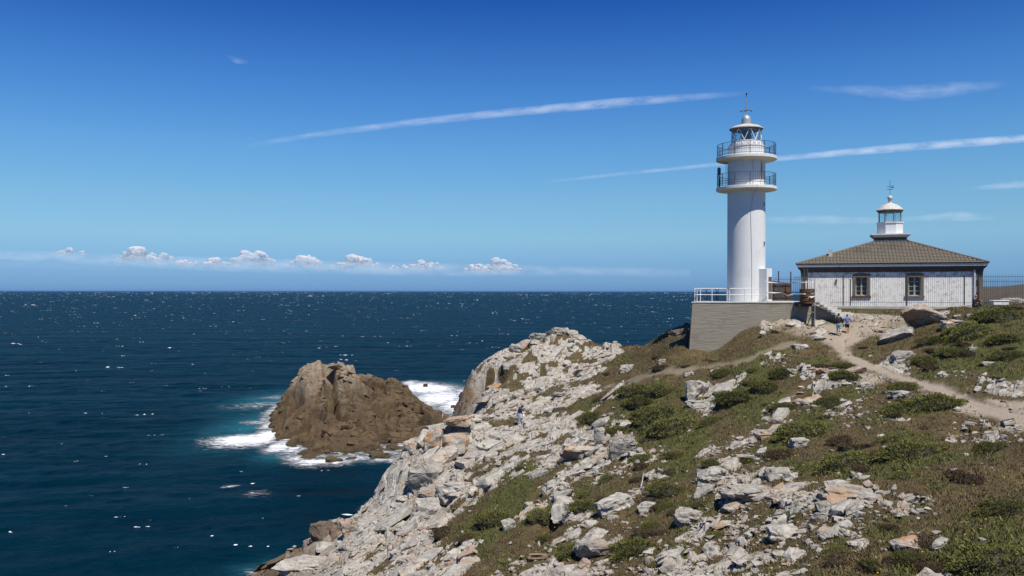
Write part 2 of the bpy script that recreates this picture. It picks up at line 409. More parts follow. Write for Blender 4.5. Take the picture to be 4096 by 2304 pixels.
def rock_color(g, base=None):
    """pale quartz-grey rock with warm stains and dark joints (colour only)"""
    n1 = g.noise(0.55, 5, 0.62); n2 = g.noise(2.3, 6, 0.68); n3 = g.noise(11, 5, 0.7); n4 = g.noise(0.23, 4, 0.6)
    c = g.mix(g.rng(n2, 0.34, 0.66), (0.420, 0.398, 0.352), (0.255, 0.240, 0.212))
    c = g.mix(g.rng(n1, 0.50, 0.72), c, (0.36, 0.272, 0.195))
    c = g.mix(g.rng(n4, 0.60, 0.72, 0, .55), c, (0.30, 0.195, 0.115))
    c = g.mix(g.rng(n3, 0.56, 0.74, 0, .6), c, (0.155, 0.140, 0.118))
    c = g.mix(g.rng(g.noise(3.1, 3, 0.5), 0.70, 0.76, 0, .8), c, (0.40, 0.185, 0.05))
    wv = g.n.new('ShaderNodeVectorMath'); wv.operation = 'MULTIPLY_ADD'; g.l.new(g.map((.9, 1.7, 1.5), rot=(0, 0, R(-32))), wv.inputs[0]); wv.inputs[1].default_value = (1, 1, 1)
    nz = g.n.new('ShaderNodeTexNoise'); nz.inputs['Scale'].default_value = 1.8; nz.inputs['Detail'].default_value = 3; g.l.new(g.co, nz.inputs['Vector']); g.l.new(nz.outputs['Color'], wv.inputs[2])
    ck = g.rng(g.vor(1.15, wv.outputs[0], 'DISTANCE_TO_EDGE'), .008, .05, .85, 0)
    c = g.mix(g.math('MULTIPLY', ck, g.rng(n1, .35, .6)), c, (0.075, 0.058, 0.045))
    return c, n2, n3

m_ground, n, l, b = mat_new('headland_ground'); g = NG(n, l)
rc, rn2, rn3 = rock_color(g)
wet = g.attr('wet'); rc = g.mix(g.math('MULTIPLY', wet, g.rng(g.noise(0.9, 4), .25, .6, .6, 1.0)), rc, (0.115, 0.082, 0.052))
hn = g.noise(1.7, 6, 0.7); hn2 = g.noise(9, 5, 0.7); hn3 = g.noise(0.5, 3)
heath = g.mix(g.rng(hn, .35, .65), (0.080, 0.062, 0.027), (0.050, 0.040, 0.019))
heath = g.mix(g.rng(hn3, .45, .68), heath, (0.105, 0.076, 0.036))
heath = g.mix(g.rng(hn2, .46, .66, 0, .8), heath, (0.150, 0.112, 0.058)); heath = g.mix(g.rng(g.noise(22, 4, .75), .50, .68, 0, .75), heath, (0.040, 0.028, 0.016)); heath = g.mix(g.rng(g.noise(3.4, 5, .7), .56, .70, 0, .6), heath, (0.062, 0.062, 0.022))
grn = g.mix(g.rng(hn, .35, .65), (0.052, 0.056, 0.018), (0.078, 0.078, 0.026))
grn = g.mix(g.rng(hn2, .5, .7, 0, .6), grn, (0.032, 0.035, 0.012))
soil = g.mix(g.rng(hn2, .35, .65), (0.335, 0.285, 0.225), (0.255, 0.212, 0.162))
soil = g.mix(g.rng(g.noise(6, 5, .7), .55, .7, 0, .7), soil, (0.31, 0.272, 0.215))
c = g.mix(g.attr('green'), heath, grn); c = g.mix(g.attr('dirt'), c, soil)
c = g.mix(g.rng(g.math('ADD', g.attr('rock'), g.math('MULTIPLY', g.math('SUBTRACT', hn2, 0.5), 0.5)), .35, .6), c, rc)
l.new(c, b.inputs['Base Color']); b.inputs['Roughness'].default_value = 0.95; b.inputs['Specular IOR Level'].default_value = 0.2
hgt = g.math('ADD', g.math('MULTIPLY', rn2, .8), g.math('ADD', g.math('MULTIPLY', rn3, .4), g.math('MULTIPLY', g.noise(30, 3, .7), .2)))
g.bump(hgt, 0.9, 0.12, b)
me = mesh_np('headland', TV, quads, m_ground, smooth=False)
attr(me, 'rock', t_rock[used]); attr(me, 'green', t_green[used]); attr(me, 'dirt', t_dirt[used])
def wet_at(x, y, z):
    a = sstep(-x + 2.0 * (fbm(x / 2, y / 2, 77, 3) - .5), 9.5, 13) * sstep(6.0 - z, 0, 4) + sstep(-x + 3 * (fbm(x / 1.5, y / 1.5, 78, 3) - .5), 2.6, 4.6) * sstep(y, 80, 87) * sstep(14.5 - z, 0, 3)
    return np.clip(a + sstep(2.6 - z, 0, 1.5), 0, 1)
attr(me, 'wet', wet_at(TV[:, 0], TV[:, 1], TV[:, 2]))
headland = tag(link('headland', me), kind='structure')

# ================================================================ THE ISLET
IP = [P(*q) for q in [
    (1255, 1466, 141), (1215, 1500, 140), (1290, 1480, 141), (1330, 1505, 141), (1370, 1478, 143), (1420, 1495, 144), (1450, 1545, 144), (1340, 1600, 133), (1240, 1580, 134),
    (1160, 1620, 138), (1110, 1670, 139), (1240, 1700, 125), (1150, 1750, 124), (1340, 1700, 126), (1440, 1680, 128), (1500, 1610, 140), (1460, 1600, 141),
    (1570, 1515, 168), (1530, 1535, 166), (1620, 1550, 170), (1570, 1575, 160), (1510, 1570, 156), (1590, 1592, 141), (1640, 1610, 141), (1700, 1640, 137), (1760, 1668, 134), (1800, 1690, 132),
    (1560, 1670, 133), (1640, 1690, 130), (1720, 1740, 124), (1600, 1760, 121), (1480, 1770, 119), (1350, 1780, 117.5), (1220, 1790, 116.5), (1180, 1815, 115.5), (1300, 1815, 114.5), (1450, 1805, 114.8), (1640, 1800, 117),
    (1520, 1825, 113.8), (1475, 1568, 150), (1500, 1585, 152), (1442, 1570, 142), (1165, 1608, 137), (1186, 1585, 138), (1256, 1448, 142), (1362, 1462, 143.5), (1400, 1476, 143.5), (1480, 1640, 133), (1540, 1625, 141)]]
out = [(1060, 1690), (1065, 1730), (1100, 1775), (1145, 1810), (1150, 1845), (1250, 1865), (1350, 1850), (1430, 1842), (1560, 1846), (1700, 1835), (1850, 1790), (1900, 1730), (1850, 1680), (1720, 1610), (1665, 1570), (1640, 1545), (1560, 1535), (1480, 1540), (1300, 1560), (1150, 1600), (1090, 1640)]
for k, (px, py) in enumerate(out):
    Y = EYE * F / (py - HZ); x, y = (px - CX) / F * Y, Y
    IP.append((x, y, -1.2))
icx, icy = -25.0, 138.0
for k, (px, py) in enumerate(out):
    Y = EYE * F / (py - HZ); x, y = (px - CX) / F * Y, Y
    IP.append((icx + (x - icx) * 1.35, icy + (y - icy) * 1.35, -7))
_if = rbf(IP, 0.0)
GI = Grid(-62, 6, 96, 215, 0.5, _if)
def _c(*q): return [P(*k)[:2] for k in q]
ISLET_CRACKS = [(_c((1316, 1490, 144), (1322, 1540, 138), (1332, 1610, 131)), .75, 3.2), (_c((1508, 1610, 139), (1530, 1690, 129), (1545, 1770, 119)), .6, 1.6), (_c((1265, 1625, 131), (1272, 1660, 128)), .9, 2.6), (_c((1350, 1640, 130), (1372, 1650, 129)), .7, 1.8),
                (_c((1515, 1560, 160), (1522, 1540, 170)), .9, 2.5), (_c((1200, 1745, 122), (1260, 1690, 125)), .5, 1.2), (_c((1180, 1540, 139), (1192, 1600, 134)), .8, 1.8), (_c((1390, 1790, 117), (1560, 1750, 121), (1680, 1770, 119)), .5, .9), (_c((1590, 1640, 136), (1740, 1680, 131)), .5, 1.1)]
def islet_h(X, Y):
    z = GI(X, Y); up = sstep(z, -1.5, 2.5)
    a = R(25); u = X * math.cos(a) + Y * math.sin(a); v = -X * math.sin(a) + Y * math.cos(a)
    z = z + blocks(u, v, (5.0, 2.3), 61, 0.22, 0.26) * (.3 + .7 * up) + blocks(u * .8, v * 1.3, (1.1, 0.5), 83, 0.30, 0.20) * (.4 + .6 * up)
    rid = 1 - np.abs(2 * fbm(X / 4.0, Y / 8.0, 90, 4, .55) - 1)
    z = z + (rid - .86) * 2.0 * up - .5 * up
    zc = z
    for pts, wd, dp in ISLET_CRACKS: z = z - dp * np.exp(-(poly_dist(X, Y, pts) / (wd * 1.25)) ** 4) * up
    return np.where(zc > .8, np.maximum(z, .55), z)
xs = np.arange(-58, 2, 0.17); ys = np.exp(np.linspace(math.log(100), math.log(205), 430))
IX, IY = np.meshgrid(xs, ys); IZ = islet_h(IX.ravel(), IY.ravel())
idx = np.arange(IX.size).reshape(IX.shape)
qi = np.stack([idx[:-1, :-1], idx[:-1, 1:], idx[1:, 1:], idx[1:, :-1]], -1).reshape(-1, 4)
qi = qi[(IZ[qi] > -1.2).any(1)]
used = np.zeros(IX.size, bool); used[qi.ravel()] = True; remap = np.cumsum(used) - 1
m_islet, n, l, b = mat_new('islet_rock'); g = NG(n, l)
tcz = n.new('ShaderNodeSeparateXYZ'); l.new(g.co, tcz.inputs[0])
n1 = g.noise(0.35, 6, .65); n2 = g.noise(1.6, 6, .7); n3 = g.noise(6, 5, .7)
c = g.mix(g.rng(n1, .38, .62), (0.122, 0.084, 0.045), (0.084, 0.058, 0.033))
c = g.mix(g.rng(n2, .5, .7, 0, .7), c, (0.044, 0.031, 0.021))
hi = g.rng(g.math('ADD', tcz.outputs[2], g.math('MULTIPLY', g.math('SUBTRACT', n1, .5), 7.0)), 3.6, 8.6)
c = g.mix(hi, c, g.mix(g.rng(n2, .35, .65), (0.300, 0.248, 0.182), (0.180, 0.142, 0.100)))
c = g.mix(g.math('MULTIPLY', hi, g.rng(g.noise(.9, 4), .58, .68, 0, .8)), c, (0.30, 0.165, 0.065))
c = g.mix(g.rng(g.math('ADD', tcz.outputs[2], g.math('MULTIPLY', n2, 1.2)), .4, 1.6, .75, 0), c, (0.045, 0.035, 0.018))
l.new(c, b.inputs['Base Color']); b.inputs['Roughness'].default_value = 0.85; b.inputs['Specular IOR Level'].default_value = 0.25
g.bump(g.math('ADD', g.math('MULTIPLY', n2, 1.0), g.math('MULTIPLY', n3, .5)), 0.8, 0.35, b)
me = mesh_np('rock_islet', np.stack([IX.ravel(), IY.ravel(), IZ], -1)[used], remap[qi], m_islet, smooth=False)
tag(link('rock_islet', me), 'steep brown rock islet with pale twin peaks ringed by white surf', 'islet')

# ================================================================ THE SEA
def sea_pt(px, py): Y = EYE * F / (py - HZ); return (px - CX) / F * Y, Y
def sea_h(X, Y):
    w = R(12); u = X * math.cos(w) + Y * math.sin(w); v = -X * math.sin(w) + Y * math.cos(w)
    fade = np.clip(420 / np.maximum(np.hypot(X, Y), 1), 0, 1) ** 2
    h = 0.55 * (fbm(u / 16, v / 5.5, 5, 3) - .5) + 0.30 * (1 - np.abs(2 * fbm(u / 7, v / 2.6, 8, 3, .6) - 1) - .6)
    return h * np.clip(fade, 0.0, 1)
r1 = np.exp(np.linspace(math.log(24), math.log(420), 330)); r2 = np.exp(np.linspace(math.log(420), math.log(90000), 70))[1:]
rad = np.concatenate([r1, r2]); ang = np.radians(np.concatenate([np.linspace(-78, -40, 30)[:-1], np.linspace(-40, 42, 470), np.linspace(42, 78, 30)[1:]]))
A_, R_ = np.meshgrid(ang, rad); SX = (R_ * np.sin(A_)).ravel(); SY = (R_ * np.cos(A_)).ravel(); SZ = sea_h(SX, SY)
idx = np.arange(SX.size).reshape(A_.shape)
qs = np.stack([idx[:-1, :-1], idx[:-1, 1:], idx[1:, 1:], idx[1:, :-1]], -1).reshape(-1, 4)
# surf: depth of water over the islet's skirt and the patches of churned water beside it
near = (SX > -62) & (SX < 6) & (SY > 96) & (SY < 215)
dep = np.full(SX.size, -9.0); dep[near] = GI(SX[near], SY[near])
foam = 0.55 * sstep(dep, -4.5, -0.8)
near2 = (SX > -60) & (SX < 60) & (SY < 135)
dep2 = np.full(SX.size, -9.0); dep2[near2] = G0(SX[near2], SY[near2])
foam = np.maximum(foam, 0.62 * sstep(dep2, -2.2, 0.3))
def blob(px, py, rx, ry, a):
    global foam
    x, y = sea_pt(px, py); wx = rx * y / F; wy = y * y / (F * EYE) * ry
    foam = np.maximum(foam, a * np.exp(-(((SX - x) / wx) ** 2 + ((SY - y) / wy) ** 2) * 0.8))
for q in [(980, 1765, 150, 28, 1.0), (1075, 1745, 75, 38, 1.0), (1120, 1790, 60, 26, .95), (1085, 1700, 45, 25, .75), (1040, 1690, 90, 10, .62), (1060, 1620, 130, 12, .5), (1130, 1590, 110, 12, .52), (1000, 1630, 150, 16, .40),
          (1720, 1555, 120, 22, 1.0), (1680, 1545, 80, 18, .95), (1760, 1590, 120, 38, .92), (1820, 1625, 80, 40, .88), (1700, 1600, 60, 26, .70), (1850, 1570, 60, 30, .7),
          (1180, 1838, 40, 14, .8), (1290, 1852, 140, 17, .95), (1400, 1836, 90, 10, .72), (1500, 1835, 80, 8, .5), (1170, 1800, 30, 20, .8), (1470, 2030, 40, 25, .45), (1040, 2290, 70, 14, .6),
          (920, 1950, 36, 7, .75), (1030, 1980, 60, 18, .50), (1640, 1535, 50, 14, .8)]: blob(*q)
turq = np.zeros(SX.size)
for px, py, rx, ry, a in [(1740, 1590, 150, 50, 1.0), (1060, 1700, 170, 70, .55), (1100, 1600, 140, 40, .5), (1150, 1820, 120, 30, .5), (1450, 1830, 160, 24, .5), (1080, 2280, 130, 40, .4)]:
    x, y = sea_pt(px, py); wx = rx * y / F; wy = y * y / (F * EYE) * ry
    turq = np.maximum(turq, a * np.exp(-(((SX - x) / wx) ** 2 + ((SY - y) / wy) ** 2)))
m_sea, n, l, b = mat_new('sea_water'); g = NG(n, l)
cs = g.map((1.0, 2.2, 1.0), rot=(0, 0, R(12)))
fn = g.noise(0.55, 7, .72, cs, 1.2); fn2 = g.noise(0.030, 6, .68, g.map((.35, 1.3, 1.0), rot=(0, 0, R(10))))
fl = g.math('SUBTRACT', 1.0, g.math('MULTIPLY', g.math('ABSOLUTE', g.math('SUBTRACT', g.noise(0.42, 6, .68, cs, 1.8), .5)), 5.0))      # lacy foam lines
nn_ = g.math('ADD', g.math('MULTIPLY', g.math('SUBTRACT', fn, .5), 2.2), g.math('MULTIPLY', g.math('SUBTRACT', fl, .45), .35))
fm = g.rng(g.math('ADD', g.math('MULTIPLY', g.attr('foam'), 1.25), nn_), .46, 1.05, 0, .95)
fm = g.math('MULTIPLY', fm, g.rng(g.attr('foam'), .10, .40))
wat = g.mix(g.rng(fn2, .3, .7), (0.0002, 0.0095, 0.0190), (0.0003, 0.0165, 0.0310))
wat = g.mix(g.math('MULTIPLY', g.attr('turq'), g.rng(fn, .3, .65, .35, 1)), wat, (0.035, 0.22, 0.29))
l.new(g.mix(fm, wat, (0.72, 0.74, 0.76)), b.inputs['Base Color'])
l.new(g.rng(fm, 0, 1, .35, .8), b.inputs['Roughness']); b.inputs['IOR'].default_value = 1.333; b.inputs['Specular IOR Level'].default_value = 0.02
w1 = g.noise(0.35, 5, .62, g.map((.45, 1.0, 1.0), rot=(0, 0, R(14)))); w2 = g.noise(1.6, 4, .6, g.map((.5, 1.0, 1.0), rot=(0, 0, R(8))))
w3 = g.noise(0.045, 3, .6, g.map((.4, 1.0, 1.0), rot=(0, 0, R(10))))
g.bump(g.math('ADD', g.math('ADD', g.math('MULTIPLY', w1, 1.6), g.math('MULTIPLY', w2, .35)), g.math('ADD', g.math('MULTIPLY', w3, 8.0), g.math('MULTIPLY', fm, .3))), 1.0, 1.0, b)
me = mesh_np('sea', np.stack([SX, SY, SZ], -1), qs, m_sea, smooth=True)
attr(me, 'foam', foam); attr(me, 'turq', turq)
tag(link('sea', me), kind='structure')
# ================================================================ MATERIALS OF THE BUILDINGS
def plaster(name, col, dirt, amount, scale=0.8, streak=True):
    m, n, l, b = mat_new(name); g = NG(n, l)
    a = g.noise(scale, 6, .68); s_ = g.noise(2.6, 5, .7, g.map((1, 1, .18)) if streak else None)
    f = g.math('MULTIPLY', g.rng(a, .45, .7), g.rng(s_, .40, .65))
    c = g.mix(g.math('MULTIPLY', f, amount), col, dirt)
    c = g.mix(g.rng(g.noise(5.5, 7, .75), .56, .70, 0, amount), c, tuple(x * .75 for x in dirt))
    l.new(c, b.inputs['Base Color']); b.inputs['Roughness'].default_value = .8
    g.bump(g.noise(14, 4, .6), .25, .02, b); return m
m_white = plaster('white_tower_paint', (0.665, 0.675, 0.665), (0.52, 0.51, 0.47), .6)
m_house = plaster('weathered_white_plaster', (0.88, 0.855, 0.80), (0.46, 0.44, 0.40), .85, 1.3, False)
_n, _l = m_house.node_tree.nodes, m_house.node_tree.links; _b = _n['Principled BSDF']; g = NG(_n, _l); _c = _b.inputs['Base Color'].links[0].from_socket
_f = g.math('MULTIPLY', g.rng(g.noise(3.2, 9, .78), .50, .62), g.rng(g.noise(.7, 4, .6), .38, .62, .08, .75)); _c = g.mix(_f, _c, (0.32, 0.305, 0.28))
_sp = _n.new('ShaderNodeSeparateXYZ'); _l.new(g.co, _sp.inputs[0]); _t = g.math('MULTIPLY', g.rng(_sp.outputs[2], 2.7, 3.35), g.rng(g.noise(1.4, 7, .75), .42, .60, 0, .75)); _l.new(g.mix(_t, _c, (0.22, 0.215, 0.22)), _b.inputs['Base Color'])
m_trim = plaster('white_trim', (0.66, 0.65, 0.62), (0.40, 0.38, 0.34), .8, 2.0)
m_cream = plaster('slab_underside', (0.62, 0.55, 0.42), (0.5, 0.42, 0.3), .5)
m_stone = simple('granite_trim', (0.21, 0.165, 0.105), .85, .4, 4, bump=.4, col2=(0.13, 0.105, 0.08))
m_stone_d = simple('dark_cornice_stone', (0.14, 0.095, 0.070), .85, .4, 3, bump=.4, col2=(0.085, 0.06, 0.05))
m_rust = simple('rusty_brown', (0.155, 0.070, 0.022), .85, .4, 6, bump=.3, col2=(0.09, 0.045, 0.02))
m_dark = simple('dark_metal', (0.035, 0.035, 0.042), .55, .3, 8, metal=.3)
m_grey = simple('grey_paint_metal', (0.30, 0.31, 0.33), .5, .25, 6)
m_rail = simple('white_rail_paint', (0.72, 0.72, 0.70), .5, .2, 8)
m_zinc = simple('zinc_roof', (0.42, 0.46, 0.46), .45, .25, 3, metal=.3)
m_rimc = simple('pale_roof_sheet', (0.55, 0.53, 0.49), .6, .3, 3)
m_tile = simple('clay_tile_weathered', (0.150, 0.128, 0.096), .9, .35, .7, bump=.3, col2=(0.098, 0.086, 0.068))
m_lead = simple('pale_mortar', (0.60, 0.50, 0.42), .8, .4, 3)
m_fence = simple('dark_fence_paint', (0.050, 0.045, 0.055), .6, .3, 6)
m_wood = simple('weathered_board', (0.105, 0.080, 0.066), .9, .5, 4, bump=.4)
m_tape = simple('white_tape', (0.72, 0.70, 0.68), .6, .1, 4)
m_step = simple('pale_concrete', (0.50, 0.49, 0.45), .85, .25, 3, bump=.3)
m_yel = simple('yellow_band', (0.60, 0.33, 0.04), .6, .2, 4)
m_drk2 = simple('black_post', (0.03, 0.027, 0.028), .7, .3, 4)
m_frame = simple('window_frame_paint', (0.36, 0.36, 0.30), .7, .3, 6)
m_frame2 = simple('white_window_paint', (0.66, 0.68, 0.66), .6, .2, 6)
m_green = simple('dark_green_metal', (0.060, 0.075, 0.055), .5, .4, 6, col2=(0.12, 0.13, 0.11))
m_conc, n, l, b = mat_new('board_marked_concrete'); g = NG(n, l)
hz = g.map((.35, .35, 5.0)); a = g.noise(2.0, 7, .72, hz); bb = g.noise(.8, 5, .6)
c = g.mix(g.rng(a, .32, .66), (0.285, 0.258, 0.205), (0.222, 0.198, 0.156)); c = g.mix(g.rng(bb, .55, .72, 0, .55), c, (0.17, 0.12, 0.085))
c = g.mix(g.rng(g.noise(7, 4, .7, g.map((.6, .6, 9))), .62, .72, 0, .7), c, (0.07, 0.06, 0.05)); l.new(c, b.inputs['Base Color']); b.inputs['Roughness'].default_value = .95
g.bump(a, .8, .06, b)
m_glass, n, l, b = mat_new('lantern_glass')
mx = n.new('ShaderNodeMixShader'); tr = n.new('ShaderNodeBsdfTransparent'); gl = n.new('ShaderNodeBsdfGlossy'); gl.inputs['Roughness'].default_value = .08
tr.inputs[0].default_value = (.80, .88, .90, 1); mx.inputs[0].default_value = .10
l.new(tr.outputs[0], mx.inputs[1]); l.new(gl.outputs[0], mx.inputs[2]); l.new(mx.outputs[0], n['Material Output'].inputs[0])
m_pane, n, l, b = mat_new('dark_window_glass'); b.inputs['Base Color'].default_value = (.02, .02, .024, 1); b.inputs['Roughness'].default_value = .12
g = NG(n, l); g.bump(g.noise(3, 3), .08, .02, b)

# ================================================================ CONCRETE PLATFORM
PY = 71.0; PTOP = 21.14
pl = [at(2768, 1207, PY), at(3345, 1207, PY - .3)]
bl = at(2826, 1203, 79.0)
root = tag(empty('concrete_platform', (18.5, PY, 17.5)), 'grey board-marked concrete platform under the white lighthouse tower', 'platform')
o0 = Vector(root.location)
def L(p): return Vector(p) - o0
poly = [(pl[0].x, pl[0].y), (pl[1].x - 1.9, pl[1].y), (pl[1].x - 1.2, 79.5), (bl.x, 79.5)]
mb = MB(); mb.prism([(p[0] - o0.x, p[1] - o0.y + .04) for p in poly], 16.2 - o0.z, PTOP - .1 - o0.z); mb.build('wall_core', m_conc, root)
nc = 22; hgt = (PTOP - .1 - 16.3) / nc; cr = random.Random(3)
xr = pl[1].x - 1.9
for k in range(nc):      # each board-height course of the front
    z0 = 16.3 + k * hgt; bat = (1 - k / nc) * 0.34; off = cr.uniform(0, .012) + bat * .35
    mb = MB(); mb.box(((pl[0].x - bat + xr) / 2 - o0.x, PY - .10 - off / 2 - o0.y, z0 + hgt / 2 - o0.z), (xr - pl[0].x + bat + .002, .24 + off, hgt - .001))
    mb.build('board_course', m_conc, root)
mb = MB(); q = [(pl[0].x - .10, PY - .26), (xr + .05, PY - .28), (pl[1].x - 1.1, 79.6), (bl.x - .1, 79.6)]
mb.prism([(p[0] - o0.x, p[1] - o0.y) for p in q], PTOP - .1 - o0.z, PTOP - o0.z); mb.build('deck_slab', m_step, root)
# low wall that carries the stairs
mb = MB(); mb.prism([(xr - o0.x + .003, PY - o0.y), (pl[1].x - o0.x + .1, PY - .8 - o0.y), (pl[1].x - o0.x + .1, PY + .4 - o0.y), (xr - o0.x + .003, PY + 1.6 - o0.y)], 18.6 - o0.z, [PTOP - .14 - o0.z, 19.95 - o0.z, 19.95 - o0.z, PTOP - .14 - o0.z])
mb.build('stair_wall', m_conc, root)
# stairs
sa = Vector((0.80, 0.60, 0)); sd = Vector((0.78, -0.62, 0)).normalized()
st = tag(empty('concrete_stairs', at(3268, 1215, 70.9)), 'pale concrete steps going down from the platform to the path', 'stairs')
for k in range(6):
    p = at(3268 + 15.5 * k, 1209 + 10.4 * k, 70.6 - .22 * k); zt = PTOP - .02 - k * .205
    c = p + sa * .72 + sd * .05; h = .21 if k < 5 else .3
    mb = MB(); mb.box((0, 0, 0), (1.45, .40, h)); mb.build('step', m_step, st, loc=Vector((c.x, c.y, zt - h / 2)) - Vector(st.location), rz=math.atan2(sa.y, sa.x), bevel=.02)

# platform railings: each panel is one bent tube frame with a mid rail
def rail_panel(a, b_, posts, mat, label, h=1.10, back=False):
    a, b_ = Vector(a), Vector(b_); r_ = tag(empty('pipe_railing', a), label, 'railing', 'white pipe railings on the platform')
    d = b_ - a; r0 = .16; up = Vector((0, 0, 1)); dn = d.normalized()
    pts = [Vector((0, 0, 0)), up * (h - r0), up * (h - .05) + dn * .05, up * h + dn * r0, d + up * h - dn * r0, d + up * (h - .05) - dn * .05, d + up * (h - r0), d]
    mb = MB(); mb.tube(pts, .034, 6); mb.build('frame', mat, r_, True)
    mb = MB(); mb.tube([up * .58, d + up * .58], .03, 6); mb.build('mid_rail', mat, r_, True)
    for t in posts:
        mb = MB(); mb.tube([d * t, d * t + up * h], .032, 6); mb.build('post', mat, r_, True)
z = PTOP
def on(px, Y): return Vector(((px - CX) / F * Y, Y, z))
rail_panel(on(2788, 71.1), on(2908, 71.1), (.5,), m_rail, 'white pipe railing on the platform front, left of the tower')
rail_panel(on(2917, 71.1), on(3042, 71.1), (.5,), m_rail, 'white pipe railing across the foot of the lighthouse tower')
rail_panel(on(2779, 71.5), on(2822, 78.4), (.5,), m_rail, 'white pipe railing running back along the seaward platform side')
rail_panel(on(2827, 78.7), on(2866, 78.7), (), m_fence, 'dark pipe railing at the back corner of the platform over the sea')
rail_panel(on(2872, 78.7), on(2907, 78.7), (), m_fence, 'dark pipe railing at the platform back, next to the tower')

# ================================================================ LIGHTHOUSE TOWER
TX0, TY0 = 20.316, 74.0; TB = PTOP
tw = tag(empty('lighthouse_tower', (TX0, TY0, TB)), 'tall white cylindrical lighthouse tower with two railed galleries', 'lighthouse')
ac = math.atan2(-TY0, -TX0)          # angle that looks at the camera; + turns to the right of the picture
def tp(phi, r, z): a = ac + R(phi); return Vector((r * math.cos(a), r * math.sin(a), z - TB))
def lz(v): return v - TB
mb = MB(); mb.lathe([(1.61, -.02), (1.605, 4), (1.595, 8), (1.585, lz(33.40))], 72); shaft = mb.build('shaft', m_white, tw, True)
for z0, z1, nm in ((30.73, 30.98, 'lower'), (33.34, 33.60, 'upper')):
    mb = MB(); mb.lathe([(1.70, lz(z0) - .10), (2.50, lz(z0) - .012)], 72); mb.build('slab_soffit', m_cream, tw, True)
    mb = MB(); mb.lathe([(2.52, lz(z0) - .01), (2.56, lz(z0) + .02), (2.56, lz(z1) - .02), (2.53, lz(z1))], 72); mb.build('gallery_slab', m_white, tw, True)
bal = MB(); bal.tube([(0, 0, 0), (0, 0, 1.0)], .008, 5); bal_m = bal.mesh('baluster', m_fence)
post_m = MB().tube([(0, 0, 0), (0, 0, 1.08)], .028, 6).mesh('post', m_fence)
for z1, hs in ((30.98, (.26, .47, 1.11)), (33.60, (.13, .45, 1.09))):
    ring = lambda zz, r_: MB().tube([tp(a * 5, r_, zz) for a in range(72)], .019, 5, True)
    rl = ring(z1 + hs[2], 2.46).build('top_rail', m_fence, tw, True)
    ring(z1 + hs[1], 2.46).build('mid_rail', m_fence, tw, True); ring(z1 + hs[0], 2.46).build('low_rail', m_fence, tw, True)
    for k in range(84):
        p = tp(k * 360 / 84, 2.46, z1 + hs[0]); o = link('baluster', bal_m, rl, p); o.scale.z = hs[2] - hs[0]
    for k in range(12):
        link('post', post_m, rl, tp(k * 30 + 7, 2.46, z1))
# lantern room
mb = MB(); mb.lathe([(1.54, lz(33.6)), (1.54, lz(34.44)), (1.585, lz(34.46)), (1.585, lz(34.56)), (1.30, lz(34.58))], 64); mb.build('lantern_base', m_white, tw, True)
mb = MB(); mb.lathe([(1.28, lz(34.57)), (1.28, lz(34.97)), (1.22, lz(34.98))], 64); lw = mb.build('lantern_wall', m_white, tw, True)
kn = MB().lathe([(.0, -.06), (.055, -.045), (.075, 0), (.055, .045), (0, .06)], 8).mesh('vent_knob', m_white, True)
for k in range(16): link('vent_knob', kn, lw, tp(k * 22.5 + 8, 1.32, 34.74))
mb = MB(); nn = 32
for k in range(nn):
    a0, a1 = tp(k * 360 / nn, 1.22, 34.98), tp((k + 1) * 360 / nn, 1.22, 34.98); b0, b1 = tp(k * 360 / nn, 1.22, 36.06), tp((k + 1) * 360 / nn, 1.22, 36.06)
    mb.add([a0, a1, b1, b0], [(0, 1, 2, 3)])
mb.build('lantern_glass', m_glass, tw, True)
for k in range(8):
    for s_ in (-1, 1):
        MB().bar(tp(k * 45 - 8, 1.25, 34.97), tp(k * 45 - 8 + s_ * 22.5, 1.25, 36.06), .075, .05).build('glazing_bar', m_white, tw)
MB().lathe([(.20, lz(34.5)), (.36, lz(34.9)), (.42, lz(35.3)), (.36, lz(35.75)), (.2, lz(35.9))], 20).build('lens', m_drk2, tw, True)
MB().lathe([(1.26, lz(36.02)), (1.44, lz(36.03)), (1.44, lz(36.10)), (1.1, lz(36.30)), (.45, lz(36.48))], 48).build('lantern_roof', m_rimc, tw, True)
MB().lathe([(1.235, lz(35.93)), (1.30, lz(35.94)), (1.40, lz(36.018))], 48).build('roof_gutter', m_stone_d, tw, True)
MB().lathe([(.41, lz(36.47)), (.40, lz(36.8)), (.40, lz(36.86)), (.37, lz(37.02)), (.29, lz(37.16)), (.16, lz(37.26)), (.05, lz(37.32))], 28).build('cupola', m_zinc, tw, True)
MB().tube([tp(k * 12, .50, 36.62) for k in range(30)], .014, 5, True).build('cupola_ring', m_grey, tw)
mast = MB().tube([(0, 0, lz(37.3)), (0, 0, lz(39.36))], [.045, .022], 6).build('mast', m_grey, tw)
MB().bar(tp(-90, .42, 37.72), tp(90, .40, 37.68), .03).bar(tp(-20, .35, 37.55), tp(160, .3, 37.8), .05).build('cross_arm', m_dark, mast)
cup = MB().lathe([(0.03, -.1), (.1, -.02), (.11, .06), (.06, .1)], 10).mesh('wind_cup', m_zinc, True)
for s_ in (-1, 1): link('wind_cup', cup, mast, tp(s_ * 90, .42, 37.66))
MB().tube([tp(10, .05, 39.0), tp(10, .05, 39.2)], .06, 6).build('mast_light', m_dark, mast)
